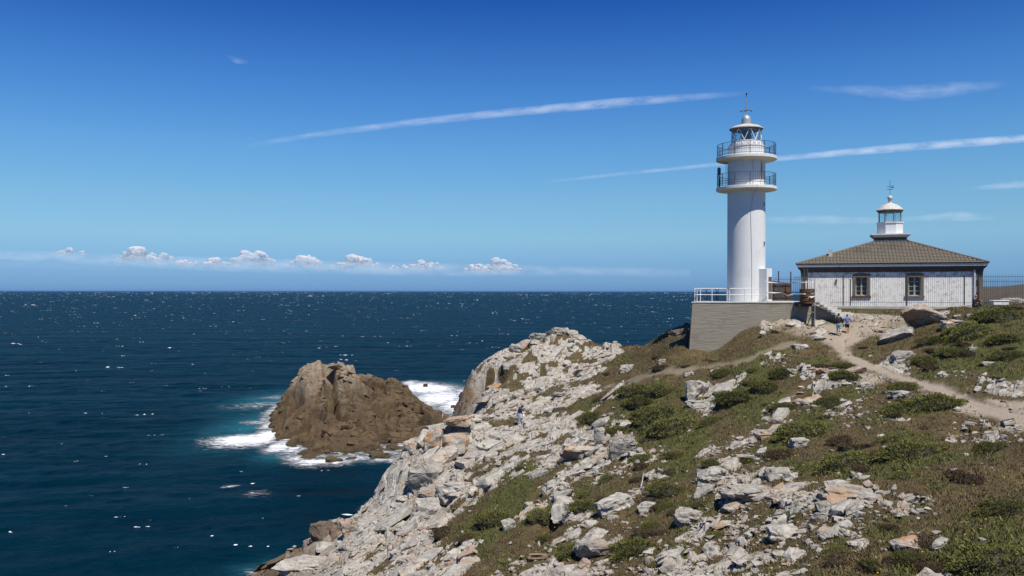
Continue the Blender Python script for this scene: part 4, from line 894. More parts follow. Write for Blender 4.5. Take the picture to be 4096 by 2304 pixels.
def place_rock(px, py, w, h, label, mat=m_rock, seed=1, dep=.75, tilt=(0, 0), rz=None, flat=.75, round_=0.0, sub=3, sink=.36, cat='rock', group=None, name='boulder', crack=.07, npts=18):
    q = hit(px, py + h * .42)
    if q is None: q = hit(px, py + h * .9)
    x, y = q; W_ = w * y / F; H_ = h * y / F * 1.12
    me = rock_mesh(name, mat, seed, npts, sub, 1.0, .05, crack, round_)
    o = link(name, me, None, (x, y + W_ * dep * .3, gz(x, y) + H_ * (.5 - sink)))
    o.scale = (W_, W_ * dep, H_); rr = random.Random(seed); o.rotation_euler = (R(tilt[0]), R(tilt[1]), R(rr.uniform(-18, 18)) if rz is None else R(rz))
    tag(o, label, cat, group); return o
BIG = [
    (3714, 1262, 205, 100, 'huge pale boulder with a rust-orange stained face near the house', m_rock_o, 5, dict(round_=.45, dep=.7, tilt=(0, 8), sink=.22, crack=.03)),
    (3598, 1342, 155, 52, 'long grey slab tilted against the foot of the orange-stained boulder', m_rock, 9, dict(tilt=(0, -24), dep=.5, sink=.3)),
    (3825, 1303, 100, 42, 'flat pale rock with orange lichen, right of the huge boulder', m_rock_o, 11, dict(sink=.35)),
    (3880, 1268, 34, 20, 'small pale rock below the dark sitting figure', m_rock, 12, {}),
    (3832, 1268, 34, 18, 'small rock touching the right tip of the huge boulder', m_rock, 13, {}),
    (4068, 1202, 110, 44, 'rounded grey boulder on the mound at the right picture edge', m_rock, 14, dict(round_=.5, crack=.02)),
    (3608, 1416, 105, 40, 'cluster-topping pale slab between the path and the tilted grey slab', m_rock, 15, dict(tilt=(0, -10))),
    (3470, 1530, 62, 34, 'pale block just left of the footpath', m_rock, 16, {}),
    (3606, 1586, 75, 40, 'pale broken rock left of the large round gorse bush', m_rock, 17, {}),
    (3836, 1632, 44, 28, 'grey rock at the right foot of the large round gorse bush', m_rock, 18, dict(round_=.3)),
    (3956, 1446, 62, 16, 'thin pale slab among green bushes at the right', m_rock, 19, {}),
    (3893, 1392, 46, 16, 'overhanging little slab with dark shade beneath it', m_rock, 20, {}),
    (2793, 1572, 105, 78, 'pale upright rock standing on a flat slab in the middle slope', m_rock, 21, dict(sink=.2)),
    (2795, 1618, 122, 34, 'flat pale slab under the upright rock of the middle slope', m_rock, 22, dict(sink=.3)),
    (3262, 1546, 145, 78, 'large pale jagged boulder with a dark hollow on its left', m_rock_p, 23, dict(tilt=(0, -10), crack=.1)),
    (3292, 1478, 125, 42, 'long pale ledge above the jagged boulder, partly grown over', m_rock_p, 24, {}),
    (2760, 1502, 42, 24, 'lone pale stone below the faint side path', m_rock, 25, dict(tilt=(0, -20))),
    (2866, 1482, 52, 24, 'oblong pale stone tilted beside the faint side path', m_rock, 26, dict(tilt=(0, -22))),
    (3168, 1490, 42, 36, 'upright pale stone left of the long ledge', m_rock, 27, {}),
    (3046, 1710, 95, 48, 'grey rounded rock left of the widest gorse cushion', m_rock, 28, dict(round_=.2)),
    (3202, 1768, 82, 40, 'pale flat-topped rock in front of the widest gorse cushion', m_rock, 29, {}),
    (3203, 1382, 62, 26, 'pair-like pale rock below the stony yard', m_rock, 30, {}),
    (3282, 1346, 74, 22, 'low mossy rock left of the two walkers', m_rock, 31, dict(round_=.3)),
    (2508, 1464, 54, 42, 'grey blocky rock on the crest of the heath slope', m_rock, 32, {}),
    (2648, 1440, 34, 26, 'small round rock near the foot of the platform', m_rock, 33, {}),
    (1826, 1762, 128, 88, 'big smooth white boulder overhanging a black hollow at the cliff edge', m_rock_p, 34, dict(round_=.5, crack=.02, sink=.12, dep=.8)),
    (1732, 1765, 82, 92, 'brown-faced boulder left of the smooth white boulder', m_rock_o, 35, dict(round_=.2, sink=.2)),
    (1836, 1708, 110, 46, 'cracked pale slab lying on top of the smooth white boulder', m_rock_p, 36, dict(sink=-.3, tilt=(0, -10))),
    (1906, 1752, 56, 112, 'tall layered rock stack right of the smooth white boulder', m_rock, 37, dict(sink=.2, crack=.12)),
    (1742, 1722, 52, 34, 'small round grey boulder on the cliff edge', m_rock, 38, dict(round_=.6, crack=.02)),
    (1640, 1790, 42, 62, 'narrow pale slab leaning out at the cliff edge', m_rock, 39, dict(tilt=(0, -25))),
    (1695, 1905, 140, 120, 'great pale sloping slab above the cleft on the sea cliff', m_rock, 40, dict(tilt=(15, 20), sink=.35)),
    (1720, 1965, 118, 50, 'orange-tinted ledge directly above the cracked block', m_rock_p, 41, dict(sink=.3)),
    (1700, 2032, 120, 84, 'large cracked grey block beside the black cleft', m_rock, 42, dict(sink=.2, crack=.05)),
    (1815, 1945, 135, 92, 'broad rough boulder right of the orange-tinted ledge', m_rock, 43, dict(sink=.25, crack=.1)),
    (1287, 2120, 105, 112, 'dark brown pointed rock at the sea edge', m_rock_b, 44, dict(sink=.25, crack=.1)),
    (1361, 2094, 84, 112, 'tan pointed rock beside the dark brown one', m_rock_p, 45, dict(sink=.25)),
    (1412, 2108, 105, 104, 'pale ribbed rock behind the two pointed shore rocks', m_rock, 46, dict(sink=.25, tilt=(0, -18))),
    (1215, 2288, 230, 60, 'broad white slab at the bottom left of the cliff', m_rock, 47, dict(sink=.3)),
    (2254, 2008, 95, 108, 'tall pale boulder with a black hollow at its foot', m_rock, 48, dict(sink=.2, tilt=(0, 12))),
    (2492, 1792, 118, 104, 'large wedge-shaped pale boulder standing on the slope', m_rock, 49, dict(sink=.2, tilt=(0, -18))),
    (2318, 1818, 140, 62, 'long layered rock left of the wedge-shaped boulder', m_rock_p, 50, dict(sink=.3, crack=.1)),
    (2398, 1752, 44, 72, 'upright rust-sided stone above the layered rock', m_rock_o, 51, dict(sink=.2)),
    (2460, 2022, 158, 78, 'pointed flat slab right of the tall pale boulder', m_rock, 52, dict(sink=.35, tilt=(0, -14))),
    (2592, 2030, 84, 46, 'small triangular slab left of a green gorse cushion', m_rock, 53, dict(tilt=(0, -12))),
    (2367, 2200, 135, 82, 'pale block with a dark notch near the bottom edge', m_rock, 54, dict(sink=.25, crack=.12)),
    (2760, 2064, 130, 82, 'broad flat slab lying in the stony patch below the gorse', m_rock, 55, dict(sink=.4)),
    (2826, 2180, 150, 84, 'large flat-topped rock with a black gap on its left', m_rock, 56, dict(sink=.3)),
    (2600, 2221, 44, 40, 'rounded white stone at the edge of a green cushion', m_rock, 57, dict(round_=.5, crack=.02)),
    (2038, 2092, 54, 54, 'white stone sunk in the long green grass', m_rock, 58, dict(tilt=(0, -20))),
    (2850, 1896, 118, 56, 'cracked layered ledge at the top of the stony band', m_rock, 59, dict(crack=.12)),
    (2818, 1960, 86, 62, 'blocky rock with a round front below the layered ledge', m_rock, 60, {}),
    (3122, 1888, 96, 52, 'pale rock with a dark left side on the stony band', m_rock, 61, {}),
    (3012, 1978, 260, 62, 'very long flat ledge running across the stony band', m_rock, 62, dict(sink=.4, crack=.1)),
    (3420, 2012, 228, 66, 'wide cracked flat rock with an orange blotch in the near heath', m_rock_p, 63, dict(sink=.4, crack=.05)),
    (3283, 2078, 88, 52, 'squarish pale boulder with shaded left face', m_rock, 64, {}),
    (3142, 2144, 128, 62, 'low pale rock with sharp crest in the near heath', m_rock, 65, dict(sink=.35)),
    (3444, 2184, 110, 30, 'thin pale slab near the bottom edge', m_rock, 66, dict(sink=.35)),
    (3636, 2194, 108, 46, 'slanted slab with orange lichen near the bottom edge', m_rock_o, 67, dict(tilt=(0, -20))),
    (3762, 2184, 84, 52, 'wedge of white rock half hidden by dark brush', m_rock, 68, dict(tilt=(0, -8))),
    (2870, 2164, 104, 60, 'round-backed pale rock beside the flat-topped rock', m_rock, 69, dict(round_=.2)),
    (2233, 1330, 60, 30, 'small capstone on the summit of the rocky dome', m_rock, 70, dict(sink=.15)),
    (2290, 1335, 52, 34, 'double capstone right of the dome summit', m_rock, 71, dict(sink=.2)),
    (2150, 1345, 66, 30, 'capstone on the left shoulder of the dome summit', m_rock, 72, dict(sink=.25)),
    (2060, 1392, 60, 40, 'white block half way down the left edge of the dome', m_rock, 73, dict(sink=.25)),
    (2090, 1380, 90, 40, 'long smooth rock on the left edge of the dome', m_rock_p, 74, dict(sink=.3, tilt=(0, -25))),
    (1990, 1466, 110, 40, 'orange-stained rounded rock above the cave on the dome', m_rock_o, 75, dict(sink=.25, tilt=(0, -20))),
    (2055, 1452, 90, 34, 'white slab right of the orange-stained rock on the dome', m_rock, 76, dict(tilt=(0, -25))),
]
for px, py, w, h, lab, mt, sd_, kw in BIG: place_rock(px, py, w, h, lab, mt, sd_, **kw)

# countable rocks of the slopes
var_small = [rock_mesh('rock', m_rock, 200 + k, 13, 2, 1.0, .05, .06) for k in range(10)] + [rock_mesh('rock', m_rock_p, 240 + k, 13, 2, 1.0, .05, .06) for k in range(3)]
sr = np.random.default_rng(12)
def cand(n, smin, smax, wfun, seed):
    r_ = np.random.default_rng(seed); out_ = []
    a = np.radians(r_.uniform(-19, 31.2, n)); d = np.exp(r_.uniform(math.log(24), math.log(108), n))
    x, y = d * np.sin(a), d * np.cos(a); rk, gr, dt, pt = masks(x, y); z = ground(x, y)
    cover_ = GC(x, y, C_ROCK); keep = r_.uniform(0, 1, n) < wfun(rk, cover_, dt, pt, x, y)
    keep &= z > 1.0
    px_ = CX + x / y * F; py_ = HZ - (z - EYE) / y * F; keep &= (py_ < 2330) & (px_ > 900) & (px_ < 4150)
    keep &= ~((np.hypot((x - 33.5) / 9.5, (y - 80) / 8.5) < 1) | ((x > 14.5) & (x < 29) & (y > 70.2) & (y < 80)))
    return x[keep], y[keep], z[keep], r_
x, y, z, r_ = cand(6000, .3, 1, lambda rk, cv, dt, pt, X, Y: np.where(pt > .3, 0, .06 * rk + .10 * ((cv > .3) & (cv < .75))), 4)
ZL = [('pale angular rock on the dome of the far rocky headland', 'rocks of the far headland dome', lambda X, Y: Y > 84),
      ('pale broken rock on the steep seaward cliff slope', 'rocks of the seaward cliff', lambda X, Y: X < 2.5),
      ('pale rock lying in the upper heath slope towards the lighthouse', 'rocks of the upper heath slope', lambda X, Y: Y > 56),
      ('pale rock in the stony middle slope between gorse cushions', 'rocks of the stony middle slope', lambda X, Y: Y > 42),
      ('pale rock scattered in the near heath at the bottom of the picture', 'rocks of the near heath', lambda X, Y: True)]
AUTO = []
pick = r_.permutation(len(x))[:232]
for k in pick:
    s_ = float(np.clip(r_.lognormal(-.55, .38), .3, 1.3)) * (1.0 if y[k] < 70 else 1.25)
    o = link('rock', var_small[int(r_.integers(len(var_small)))], None, (x[k], y[k], z[k] + s_ * .05))
    o.scale = (s_ * r_.uniform(1.0, 1.7), s_ * r_.uniform(.7, 1.1), s_ * r_.uniform(.32, .6)); o.rotation_euler = (R(r_.uniform(-18, 18)), R(r_.uniform(-32, 8)), R(r_.uniform(-30, 50)))
    AUTO.append((o, 'rock', s_, x[k], y[k], z[k]))


# broken bedding slabs too many to count: one object
def slab_field(name, n, seed, label):
    x, y, z, r_ = cand(n, 0, 0, lambda rk, cv, dt, pt, X, Y: np.where(pt > .3, 0, (.75 * rk + .05 * (cv > .3)) * np.where((Y < 56) & (X > -2), .62, 1.0)), seed)
    e = .8; gx = (G0(x + e, y) - G0(x - e, y)) / (2 * e); gy = (G0(x, y + e) - G0(x, y - e)) / (2 * e)
    shapes = []
    for k in range(16):
        me_ = rock_mesh('tmp', m_rock, 700 + k, 20, 0, 1.0, e0=.38); v = np.array([q.co[:] for q in me_.vertices]); me_.calc_loop_triangles(); f = np.array([t.vertices[:] for t in me_.loop_triangles]); shapes.append((v, f)); bpy.data.meshes.remove(me_)
    vv, ff, tot = [], [], 0
    for i in range(len(x)):
        v, f = shapes[int(r_.integers(16))]; s_ = float(np.clip(r_.lognormal(math.log(.40), .62), .14, 1.9)) * float(np.clip(y[i] / 68, .48, 1.0)); a = R(58 + r_.normal(0, 17))
        d = Vector((math.cos(a), math.sin(a), 0)); nrm = Vector((-gx[i], -gy[i], 1)).normalized(); nrm = (nrm + Vector((r_.normal(0, .13), r_.normal(0, .13), 0))).normalized()
        d = (d - nrm * d.dot(nrm)).normalized(); t_ = nrm.cross(d); M = np.array([d[:], t_[:], nrm[:]])
        w = (v * np.array([s_ * r_.uniform(1.2, 2.8), s_ * r_.uniform(.7, 1.2), s_ * r_.uniform(.28, .62)])) @ M + np.array([x[i], y[i], z[i] - s_ * .02]); vv.append(w); ff.append(f + tot); tot += len(v)
    vv = np.concatenate(vv); me_ = mesh_np(name, vv, np.concatenate(ff), m_rock, smooth=False); attr(me_, 'wet', wet_at(vv[:, 0], vv[:, 1], vv[:, 2])); o = link(name, me_); tag(o, label, 'rocks', kind='stuff')
slab_field('broken_slabs', 15000, 71, 'broken pale bedding slabs paving the rocky slopes')
# loose stones too many to count: one object
def stone_cloud(name, n, seed, smin, smax, wfun, mat, label):
    x, y, z, r_ = cand(n, smin, smax, wfun, seed)
    vv, ff = [], []; tot = 0
    shapes = []
    for k in range(12):
        me_ = rock_mesh('tmp', m_rock, 300 + k, 9, 0, .8); v = np.array([q.co[:] for q in me_.vertices]); me_.calc_loop_triangles(); f = np.array([t.vertices[:] for t in me_.loop_triangles]); shapes.append((v, f)); bpy.data.meshes.remove(me_)
    for i in range(len(x)):
        v, f = shapes[int(r_.integers(12))]; s_ = float(np.clip(r_.lognormal(math.log((smin * smax) ** .5), .45), smin, smax)); a = r_.uniform(0, 6.28); ca, sa_ = math.cos(a), math.sin(a)
        sc = np.array([s_ * r_.uniform(1, 1.8), s_, s_ * r_.uniform(.5, .9)]); w = v * sc; t_ = r_.uniform(-.4, .4); w = np.stack([w[:, 0], w[:, 1] * math.cos(t_) - w[:, 2] * math.sin(t_), w[:, 1] * math.sin(t_) + w[:, 2] * math.cos(t_)], -1)
        w = np.stack([w[:, 0] * ca - w[:, 1] * sa_, w[:, 0] * sa_ + w[:, 1] * ca, w[:, 2]], -1) + np.array([x[i], y[i], z[i] + s_ * .12])
        vv.append(w); ff.append(f + tot); tot += len(v)
    me_ = mesh_np(name, np.concatenate(vv), np.concatenate(ff), mat, smooth=False); o = link(name, me_); tag(o, label, 'stones', kind='stuff'); return o
stone_cloud('loose_stones', 42000, 21, .05, .36, lambda rk, cv, dt, pt, X, Y: np.where(pt > .5, .02, .34 * rk + .34 * ((cv > .3) & (cv < .8)) + .25 * (dt > .3) * (pt < .3) + .012), m_rock, 'loose pale stones and rubble strewn over the slopes')

# ================================================================ SHRUBS AND HEATH
def leaf_mat(name, cols, rough=.75):
    m, n, l, b = mat_new(name); g = NG(n, l); t = g.attr('tone'); oi = g.rand()
    c = g.mix(g.rng(t, 0, .5, smooth=False), cols[0], cols[1]); c = g.mix(g.rng(t, .5, 1, smooth=False), c, cols[2])
    tn = n.new('ShaderNodeCombineXYZ'); tv_ = g.rng(oi, 0, 1, .75, 1.2, False)
    for i in range(3): l.new(tv_, tn.inputs[i])
    c = g.mix(1.0, c, tn.outputs[0], 'MULTIPLY'); l.new(c, b.inputs['Base Color']); b.inputs['Roughness'].default_value = rough; b.inputs['Specular IOR Level'].default_value = .2
    return m
m_gorse = leaf_mat('gorse_leaf', [(0.038, 0.044, 0.012), (0.096, 0.105, 0.025), (0.175, 0.168, 0.048)])
m_heather = leaf_mat('heather_sprig', [(0.036, 0.024, 0.015), (0.076, 0.052, 0.027), (0.115, 0.082, 0.042)])
m_tuft = leaf_mat('heath_tuft', [(0.075, 0.052, 0.026), (0.165, 0.122, 0.060), (0.280, 0.220, 0.120)])
m_gtuft = leaf_mat('green_tuft', [(0.046, 0.048, 0.015), (0.098, 0.102, 0.029), (0.170, 0.160, 0.055)])
m_core = simple('shrub_inner_twigs', (0.035, 0.030, 0.018), .95, .4, 6)

def leaves(n_, seed, radius=1.0, hgt=.55, size=.055, lump=.28):
    r_ = np.random.default_rng(seed)
    a = r_.uniform(0, 2 * np.pi, n_); cz = r_.uniform(0, 1, n_) ** .8; s_ = np.sqrt(1 - cz ** 2 * .98)
    lp = 1 + lump * (vnoise(np.cos(a) * s_ * 2.6 + 9 + seed, np.sin(a) * s_ * 2.6 + cz * 2.0, seed) - .5) * 2 + .18 * (vnoise(np.cos(a) * s_ * 7, np.sin(a) * s_ * 7 + cz * 5, seed + 3) - .5) * 2
    inn = 1 - .22 * r_.uniform(0, 1, n_) ** 2
    nrm = np.stack([np.cos(a) * s_, np.sin(a) * s_, cz / hgt * .6], -1); nrm /= np.linalg.norm(nrm, axis=1)[:, None]
    c = np.stack([np.cos(a) * s_ * lp * inn * radius, np.sin(a) * s_ * lp * inn * radius, cz * hgt * lp * inn * radius], -1)
    d = nrm + r_.normal(0, .55, (n_, 3)); d /= np.linalg.norm(d, axis=1)[:, None]
    t = np.cross(d, r_.normal(0, 1, (n_, 3))); t /= np.linalg.norm(t, axis=1)[:, None]
    L_ = size * r_.uniform(.7, 1.7, n_)[:, None]; w = L_ * .34
    V = np.stack([c - t * w, c + t * w, c + d * L_ * 1.6 + t * w * .3, c + d * L_ * 1.6 - t * w * .3], 1).reshape(-1, 3)
    Fq = np.arange(n_ * 4).reshape(-1, 4); tone = np.repeat(np.clip(.25 + .55 * inn * 0 + r_.uniform(0, .75, n_), 0, 1), 4)
    return V, Fq, tone
def bush_mesh(name, mat, seed, n_=3200, hgt=.5, size=.055):
    V, Fq, tone = leaves(n_, seed, 1.0, hgt, size)
    # inner mass of twigs, lumpy and a little smaller
    na, nb = 18, 6; cv = []; 
    for j in range(nb + 1):
        for i in range(na):
            a = 2 * math.pi * i / na; e = j / nb * math.pi / 2; s_ = math.cos(e)
            lp = .80 + .22 * float(vnoise(np.array([math.cos(a) * s_ * 2.6 + 9 + seed]), np.array([math.sin(a) * s_ * 2.6 + math.sin(e) * 2.0]), seed)[0])
            cv.append((math.cos(a) * s_ * lp, math.sin(a) * s_ * lp, math.sin(e) * hgt * lp - (.25 if j == 0 else 0)))
    cf = [(j * na + i, j * na + (i + 1) % na, (j + 1) * na + (i + 1) % na, (j + 1) * na + i) for j in range(nb) for i in range(na)]
    nv = len(V); V = np.concatenate([V, np.array(cv)]); Fq = np.concatenate([Fq, np.array(cf) + nv])
    me_ = mesh_np(name, V, Fq, mat, smooth=False); me_.materials.append(m_core)
    mi = np.zeros(len(Fq), np.int32); mi[-len(cf):] = 1; me_.polygons.foreach_set('material_index', mi)
    attr(me_, 'tone', np.concatenate([tone, np.full(len(cv), .1)])); return me_
gorse_v = [bush_mesh('gorse_cushion', m_gorse, 400 + k, 6500, .44 + .06 * (k % 3), .036) for k in range(6)]
heath_v = [bush_mesh('heather_mound', m_heather, 450 + k, 4200, .28, .038) for k in range(3)]
BUSH = [  # photo column, row of the foot, width, what tells it apart
    (2549, 1590, 135, 'green gorse cushion, leftmost of three below the faint side path'), (2656, 1592, 125, 'green gorse cushion, rightmost of three below the faint side path'), (2558, 1640, 118, 'olive gorse cushion under the leftmost one below the side path'),
    (2639, 1690, 195, 'broad low gorse cushion in the centre of the slope'), (2460, 1730, 115, 'gorse cushion among white stones at the left end of the broad low one'), (2707, 1745, 205, 'wide gorse cushion in front of the broad low one'),
    (2861, 1700, 115, 'gorse cushion below the flat slab of the upright rock'), (2951, 1625, 150, 'dark domed gorse bush right of the upright rock'), (3079, 1562, 115, 'rounded gorse cushion left of the jagged boulder'), (3134, 1512, 105, 'gorse patch uphill of the rounded cushion'),
    (2900, 1505, 92, 'small gorse patch beside the oblong tilted stone'), (3015, 1492, 46, 'tiny yellow-green gorse tuft on the brown heath'), (3400, 1462, 86, 'gorse bush pressed against the left edge of the path'), (3378, 1525, 125, 'gorse patch growing over the long pale ledge'),
    (3322, 1622, 115, 'gorse cushion at the right foot of the jagged boulder'), (3237, 1752, 225, 'widest gorse cushion of the middle slope'), (3147, 1640, 105, 'gorse cushion in the rubble below the jagged boulder'),
    (3404, 1872, 200, 'tall bright gorse mound above the near heath'), (3680, 1830, 235, 'largest gorse mound with a dark hollow in front'), (3615, 1930, 95, 'small round dark gorse bush in the near heath'), (4027, 2050, 150, 'gorse bush at the right edge above the bottom corner'), (3997, 1800, 135, 'gorse patch at the right edge below the path'),
    (3650, 2270, 120, 'gorse patch behind the slanted lichen slab'), (4030, 2300, 290, 'big gorse mass in the bottom right corner'), (3353, 2235, 95, 'gorse tuft near the thin slab at the bottom edge'), (3504, 2300, 120, 'gorse patch at the bottom edge right of centre'),
    (2850, 1875, 74, 'little gorse cushion above the layered ledge'), (2996, 1846, 84, 'gorse cushion between two stone strips'), (2700, 1830, 96, 'bright gorse cushion at the top of the narrow green strip'), (2671, 1985, 128, 'olive gorse cushion in the middle of the narrow green strip'),
    (2671, 2040, 86, 'lowest gorse cushion of the narrow green strip'), (2550, 2220, 175, 'broad gorse cushion near the bottom centre'), (2608, 2125, 105, 'gorse cushion right behind the bottom centre one'), (2354, 1985, 76, 'gorse cushion right of the tall pale boulder'), (2338, 2045, 124, 'gorse cushion below the tall pale boulder'),
    (2290, 2235, 124, 'gorse cushion left of the notched block'), (2188, 2155, 86, 'grey-green cushion between two stony strips'), (2167, 2075, 106, 'gorse cushion left of the tall pale boulder foot'), (1983, 2100, 136, 'green cushion in the long grass bank'), (2567, 1856, 84, 'gorse cushion right of the wedge-shaped boulder'),
    (2433, 1925, 66, 'small gorse cushion below the wedge-shaped boulder'), (2364, 1690, 116, 'gorse cushion growing down beside the person in the rocks'), (2870, 2140, 62, 'gorse tuft behind the flat-topped rock'),
    (3767, 1650, 200, 'large round gorse bush beside the footpath'), (3632, 1555, 106, 'dark low gorse bush left of the footpath'), (3748, 1378, 106, 'gorse bush below the huge boulder'), (3825, 1425, 96, 'gorse bush under the orange-lichen rock'), (3897, 1350, 190, 'wide gorse patch at the right, below the sitting figure'),
    (4028, 1285, 170, 'gorse patch on the mound by the right edge boulder'), (4042, 1375, 126, 'gorse patch at the right edge, second row'), (4047, 1435, 116, 'gorse patch at the right edge, third row'), (3748, 1222, 160, 'gorse fringe behind the top of the huge boulder'),
    (3603, 1658, 106, 'gorse patch left of the large round bush'), (3593, 1765, 146, 'gorse patch between the large round bush and the largest mound'), (3719, 1448, 96, 'gorse bush below the tilted grey slab')]
br = np.random.default_rng(8)
for k, (px, py, w, lab) in enumerate(BUSH):
    q = hit(px, py)
    if q is None: continue
    x, y = q; s_ = w * y / F / 2 * 1.12
    o = link('gorse_cushion', gorse_v[k % 6], None, (x, y + s_ * .55, gz(x, y + s_ * .5) - .12 * s_)); o.scale = (s_ * 1.05, s_ * br.uniform(.7, .95), s_ * br.uniform(.8, 1.1)); o.rotation_euler = (R(br.uniform(-6, 6)), R(br.uniform(-14, 2)), br.uniform(0, 6.28) if w < 150 else br.uniform(-.4, .4))
    tag(o, lab, 'bush', 'gorse cushions on the slope')
# brown heather mounds, alike
x, y, z, r_ = cand(900, 0, 0, lambda rk, cv, dt, pt, X, Y: np.where((rk > .2) | (pt > .2) | (dt > .4), 0, .6 * (cv < .35)), 33)
for k in range(min(90, len(x))):
    s_ = float(r_.uniform(.35, .95)); o = link('heather_mound', heath_v[k % 3], None, (x[k], y[k], z[k] - .1 * s_)); o.scale = (s_, s_ * r_.uniform(.7, 1), s_ * r_.uniform(.6, 1)); o.rotation_euler = (0, R(-8), r_.uniform(0, 6.28))
    AUTO.append((o, 'heather', s_, x[k], y[k], z[k]))

# each countable rock and mound is told by the landmark it lies nearest to
LMK = [(3714, 1262, 'the huge orange-stained boulder'), (3598, 1342, 'the tilted grey slab'), (2793, 1590, 'the upright rock on its slab'), (3262, 1546, 'the jagged boulder'), (3767, 1620, 'the large round gorse bush'), (1826, 1762, 'the smooth white boulder'), (1700, 2032, 'the large cracked block'),
       (1287, 2120, 'the dark pointed shore rock'), (2254, 2008, 'the tall pale boulder'), (2492, 1792, 'the wedge-shaped boulder'), (2318, 1818, 'the long layered rock'), (2367, 2200, 'the notched pale block'), (2826, 2180, 'the flat-topped rock'), (3420, 2012, 'the wide cracked flat rock'),
       (3283, 2078, 'the squarish boulder'), (3636, 2194, 'the slanted lichen slab'), (2240, 1330, 'the dome summit'), (2078, 1665, 'the hooded person'), (3372, 1300, 'the two walkers'), (3680, 1780, 'the largest gorse mound'), (3012, 1978, 'the very long flat ledge'), (2639, 1665, 'the broad low gorse cushion'),
       (2760, 1290, 'the platform corner'), (3980, 1260, 'the right-edge boulder'), (3237, 1710, 'the widest gorse cushion'), (4000, 1660, 'the right end of the footpath'), (2900, 1430, 'the faint side path'), (2000, 2080, 'the long green grass bank'), (1480, 2220, 'the lower sea cliff'), (4000, 2000, 'the right-edge gorse bush'), (2050, 1450, 'the dome slab')]
def auto_labels():
    rel = {}
    for o, kd, s_, x_, y_, z_ in AUTO:
        px, py = CX + x_ / y_ * F, HZ - (z_ - EYE) / y_ * F
        lm = min(LMK, key=lambda q: math.hypot(px - q[0], (py - q[1]) * 1.4)); dx, dy = px - lm[0], (py - lm[1]) * 1.4
        side = ('right of' if dx > 0 else 'left of') if abs(dx) > abs(dy) else ('below' if dy > 0 else 'above')
        rel.setdefault((kd, lm[2], side), []).append((math.hypot(dx, dy), o, s_))
    nth = ['nearest', 'second nearest', 'third nearest', 'fourth nearest', 'fifth nearest', 'sixth nearest', 'seventh nearest', 'eighth nearest', 'ninth nearest', 'tenth nearest']
    for (kd, lm, side), lst in rel.items():
        lst.sort(key=lambda q: q[0])
        for i, (d_, o, s_) in enumerate(lst):
            size = 'small' if s_ < .5 else 'large' if s_ > .85 else 'middling'
            what = f'{size} pale rock' if kd == 'rock' else f'{size} brown heather mound'
            w = nth[i] if i < 10 else 'far'
            tag(o, f'{what}, {w} {side} {lm}', kd, ('loose rocks ' if kd == 'rock' else 'heather mounds ') + f'{side} {lm}')
auto_labels()

def tufts(name, n, seed, wfun, mat, h0, h1, label, blades=5):
    r_ = np.random.default_rng(seed)
    a = np.radians(r_.uniform(-20, 33, n)); d = np.exp(r_.uniform(math.log(22), math.log(104), n)); x, y = d * np.sin(a), d * np.cos(a)
    rk, gr, dt, pt = masks(x, y); z = ground(x, y); keep = (r_.uniform(0, 1, n) < wfun(rk, gr, dt, pt)) & (z > 3)
    keep &= ~((np.hypot((x - 34) / 8.5, (y - 81) / 8) < 1) | ((x > 14.8) & (x < 29) & (y > 70.5) & (y < 80)))
    x, y, z = x[keep], y[keep], z[keep]; m_ = len(x); sz = 1 + np.clip((y - 40) / 60, 0, 1) * .6
    X = np.repeat(x, blades) + r_.normal(0, .09, m_ * blades); Y = np.repeat(y, blades) + r_.normal(0, .09, m_ * blades); Z = np.repeat(z, blades) - .03; S = np.repeat(sz, blades)
    k_ = m_ * blades; h = r_.uniform(h0, h1, k_) * S; t = r_.uniform(0, 6.28, k_); w = h * .17 * r_.uniform(.6, 1.2, k_); lean = r_.normal(0, .45, (k_, 2)) * h[:, None]
    V = np.stack([np.stack([X - np.cos(t) * w, Y - np.sin(t) * w, Z], -1), np.stack([X + np.cos(t) * w, Y + np.sin(t) * w, Z], -1),
                  np.stack([X + lean[:, 0] + np.cos(t) * w * .5, Y + lean[:, 1] + np.sin(t) * w * .5, Z + h], -1), np.stack([X + lean[:, 0] - np.cos(t) * w * .5, Y + lean[:, 1] - np.sin(t) * w * .5, Z + h * .9], -1)], 1).reshape(-1, 3)
    me_ = mesh_np(name, V, np.arange(k_ * 4).reshape(-1, 4), mat, smooth=False); tn = np.clip(np.repeat(r_.uniform(0, .8, m_), blades) + r_.uniform(0, .3, k_), 0, 1); attr(me_, 'tone', np.repeat(tn, 4))
    tag(link(name, me_), label, 'heath', kind='stuff')
tufts('heath_cover', 98000, 51, lambda rk, gr, dt, pt: np.where(pt > .25, 0, (1 - rk) * (1 - .85 * gr) * (1 - .85 * dt)), m_tuft, .05, .13, 'brown dry heath and grass covering the slopes')
tufts('green_cover', 80000, 52, lambda rk, gr, dt, pt: np.where(pt > .25, 0, gr * (1 - rk) + .12 * rk + .06 * (1 - rk)), m_gtuft, .05, .16, 'low green shoots and grass among the heath')
# tiny yellow flowers
x, y, z, r_ = cand(900, 0, 0, lambda rk, cv, dt, pt, X, Y: np.where((Y > 46) | (pt > .2), 0, .35), 61)
fl = MB(); m_flw = simple('yellow_petals', (0.62, 0.36, 0.02), .7, .2, 9)
for k in range(len(x)): fl.lathe([(.0, 0), (.035, .02), (.0, .04)], 5, (x[k], y[k], z[k] + .22))
tag(fl.build('yellow_flowers', m_flw), 'tiny yellow flowers dotted over the near heath', 'flowers', kind='stuff')
# pale driftwood stick
q = hit(2562, 1950); st_ = MB().tube([(0, 0, -.05), (.12, .1, .35), (.18, .1, .75), (.30, .05, 1.0)], [.035, .03, .025, .012], 6).build('driftwood_stick', m_tape, None, True, (q[0], q[1], gz(*q)))
tag(st_, 'bleached stick standing upright in the heath', 'stick')
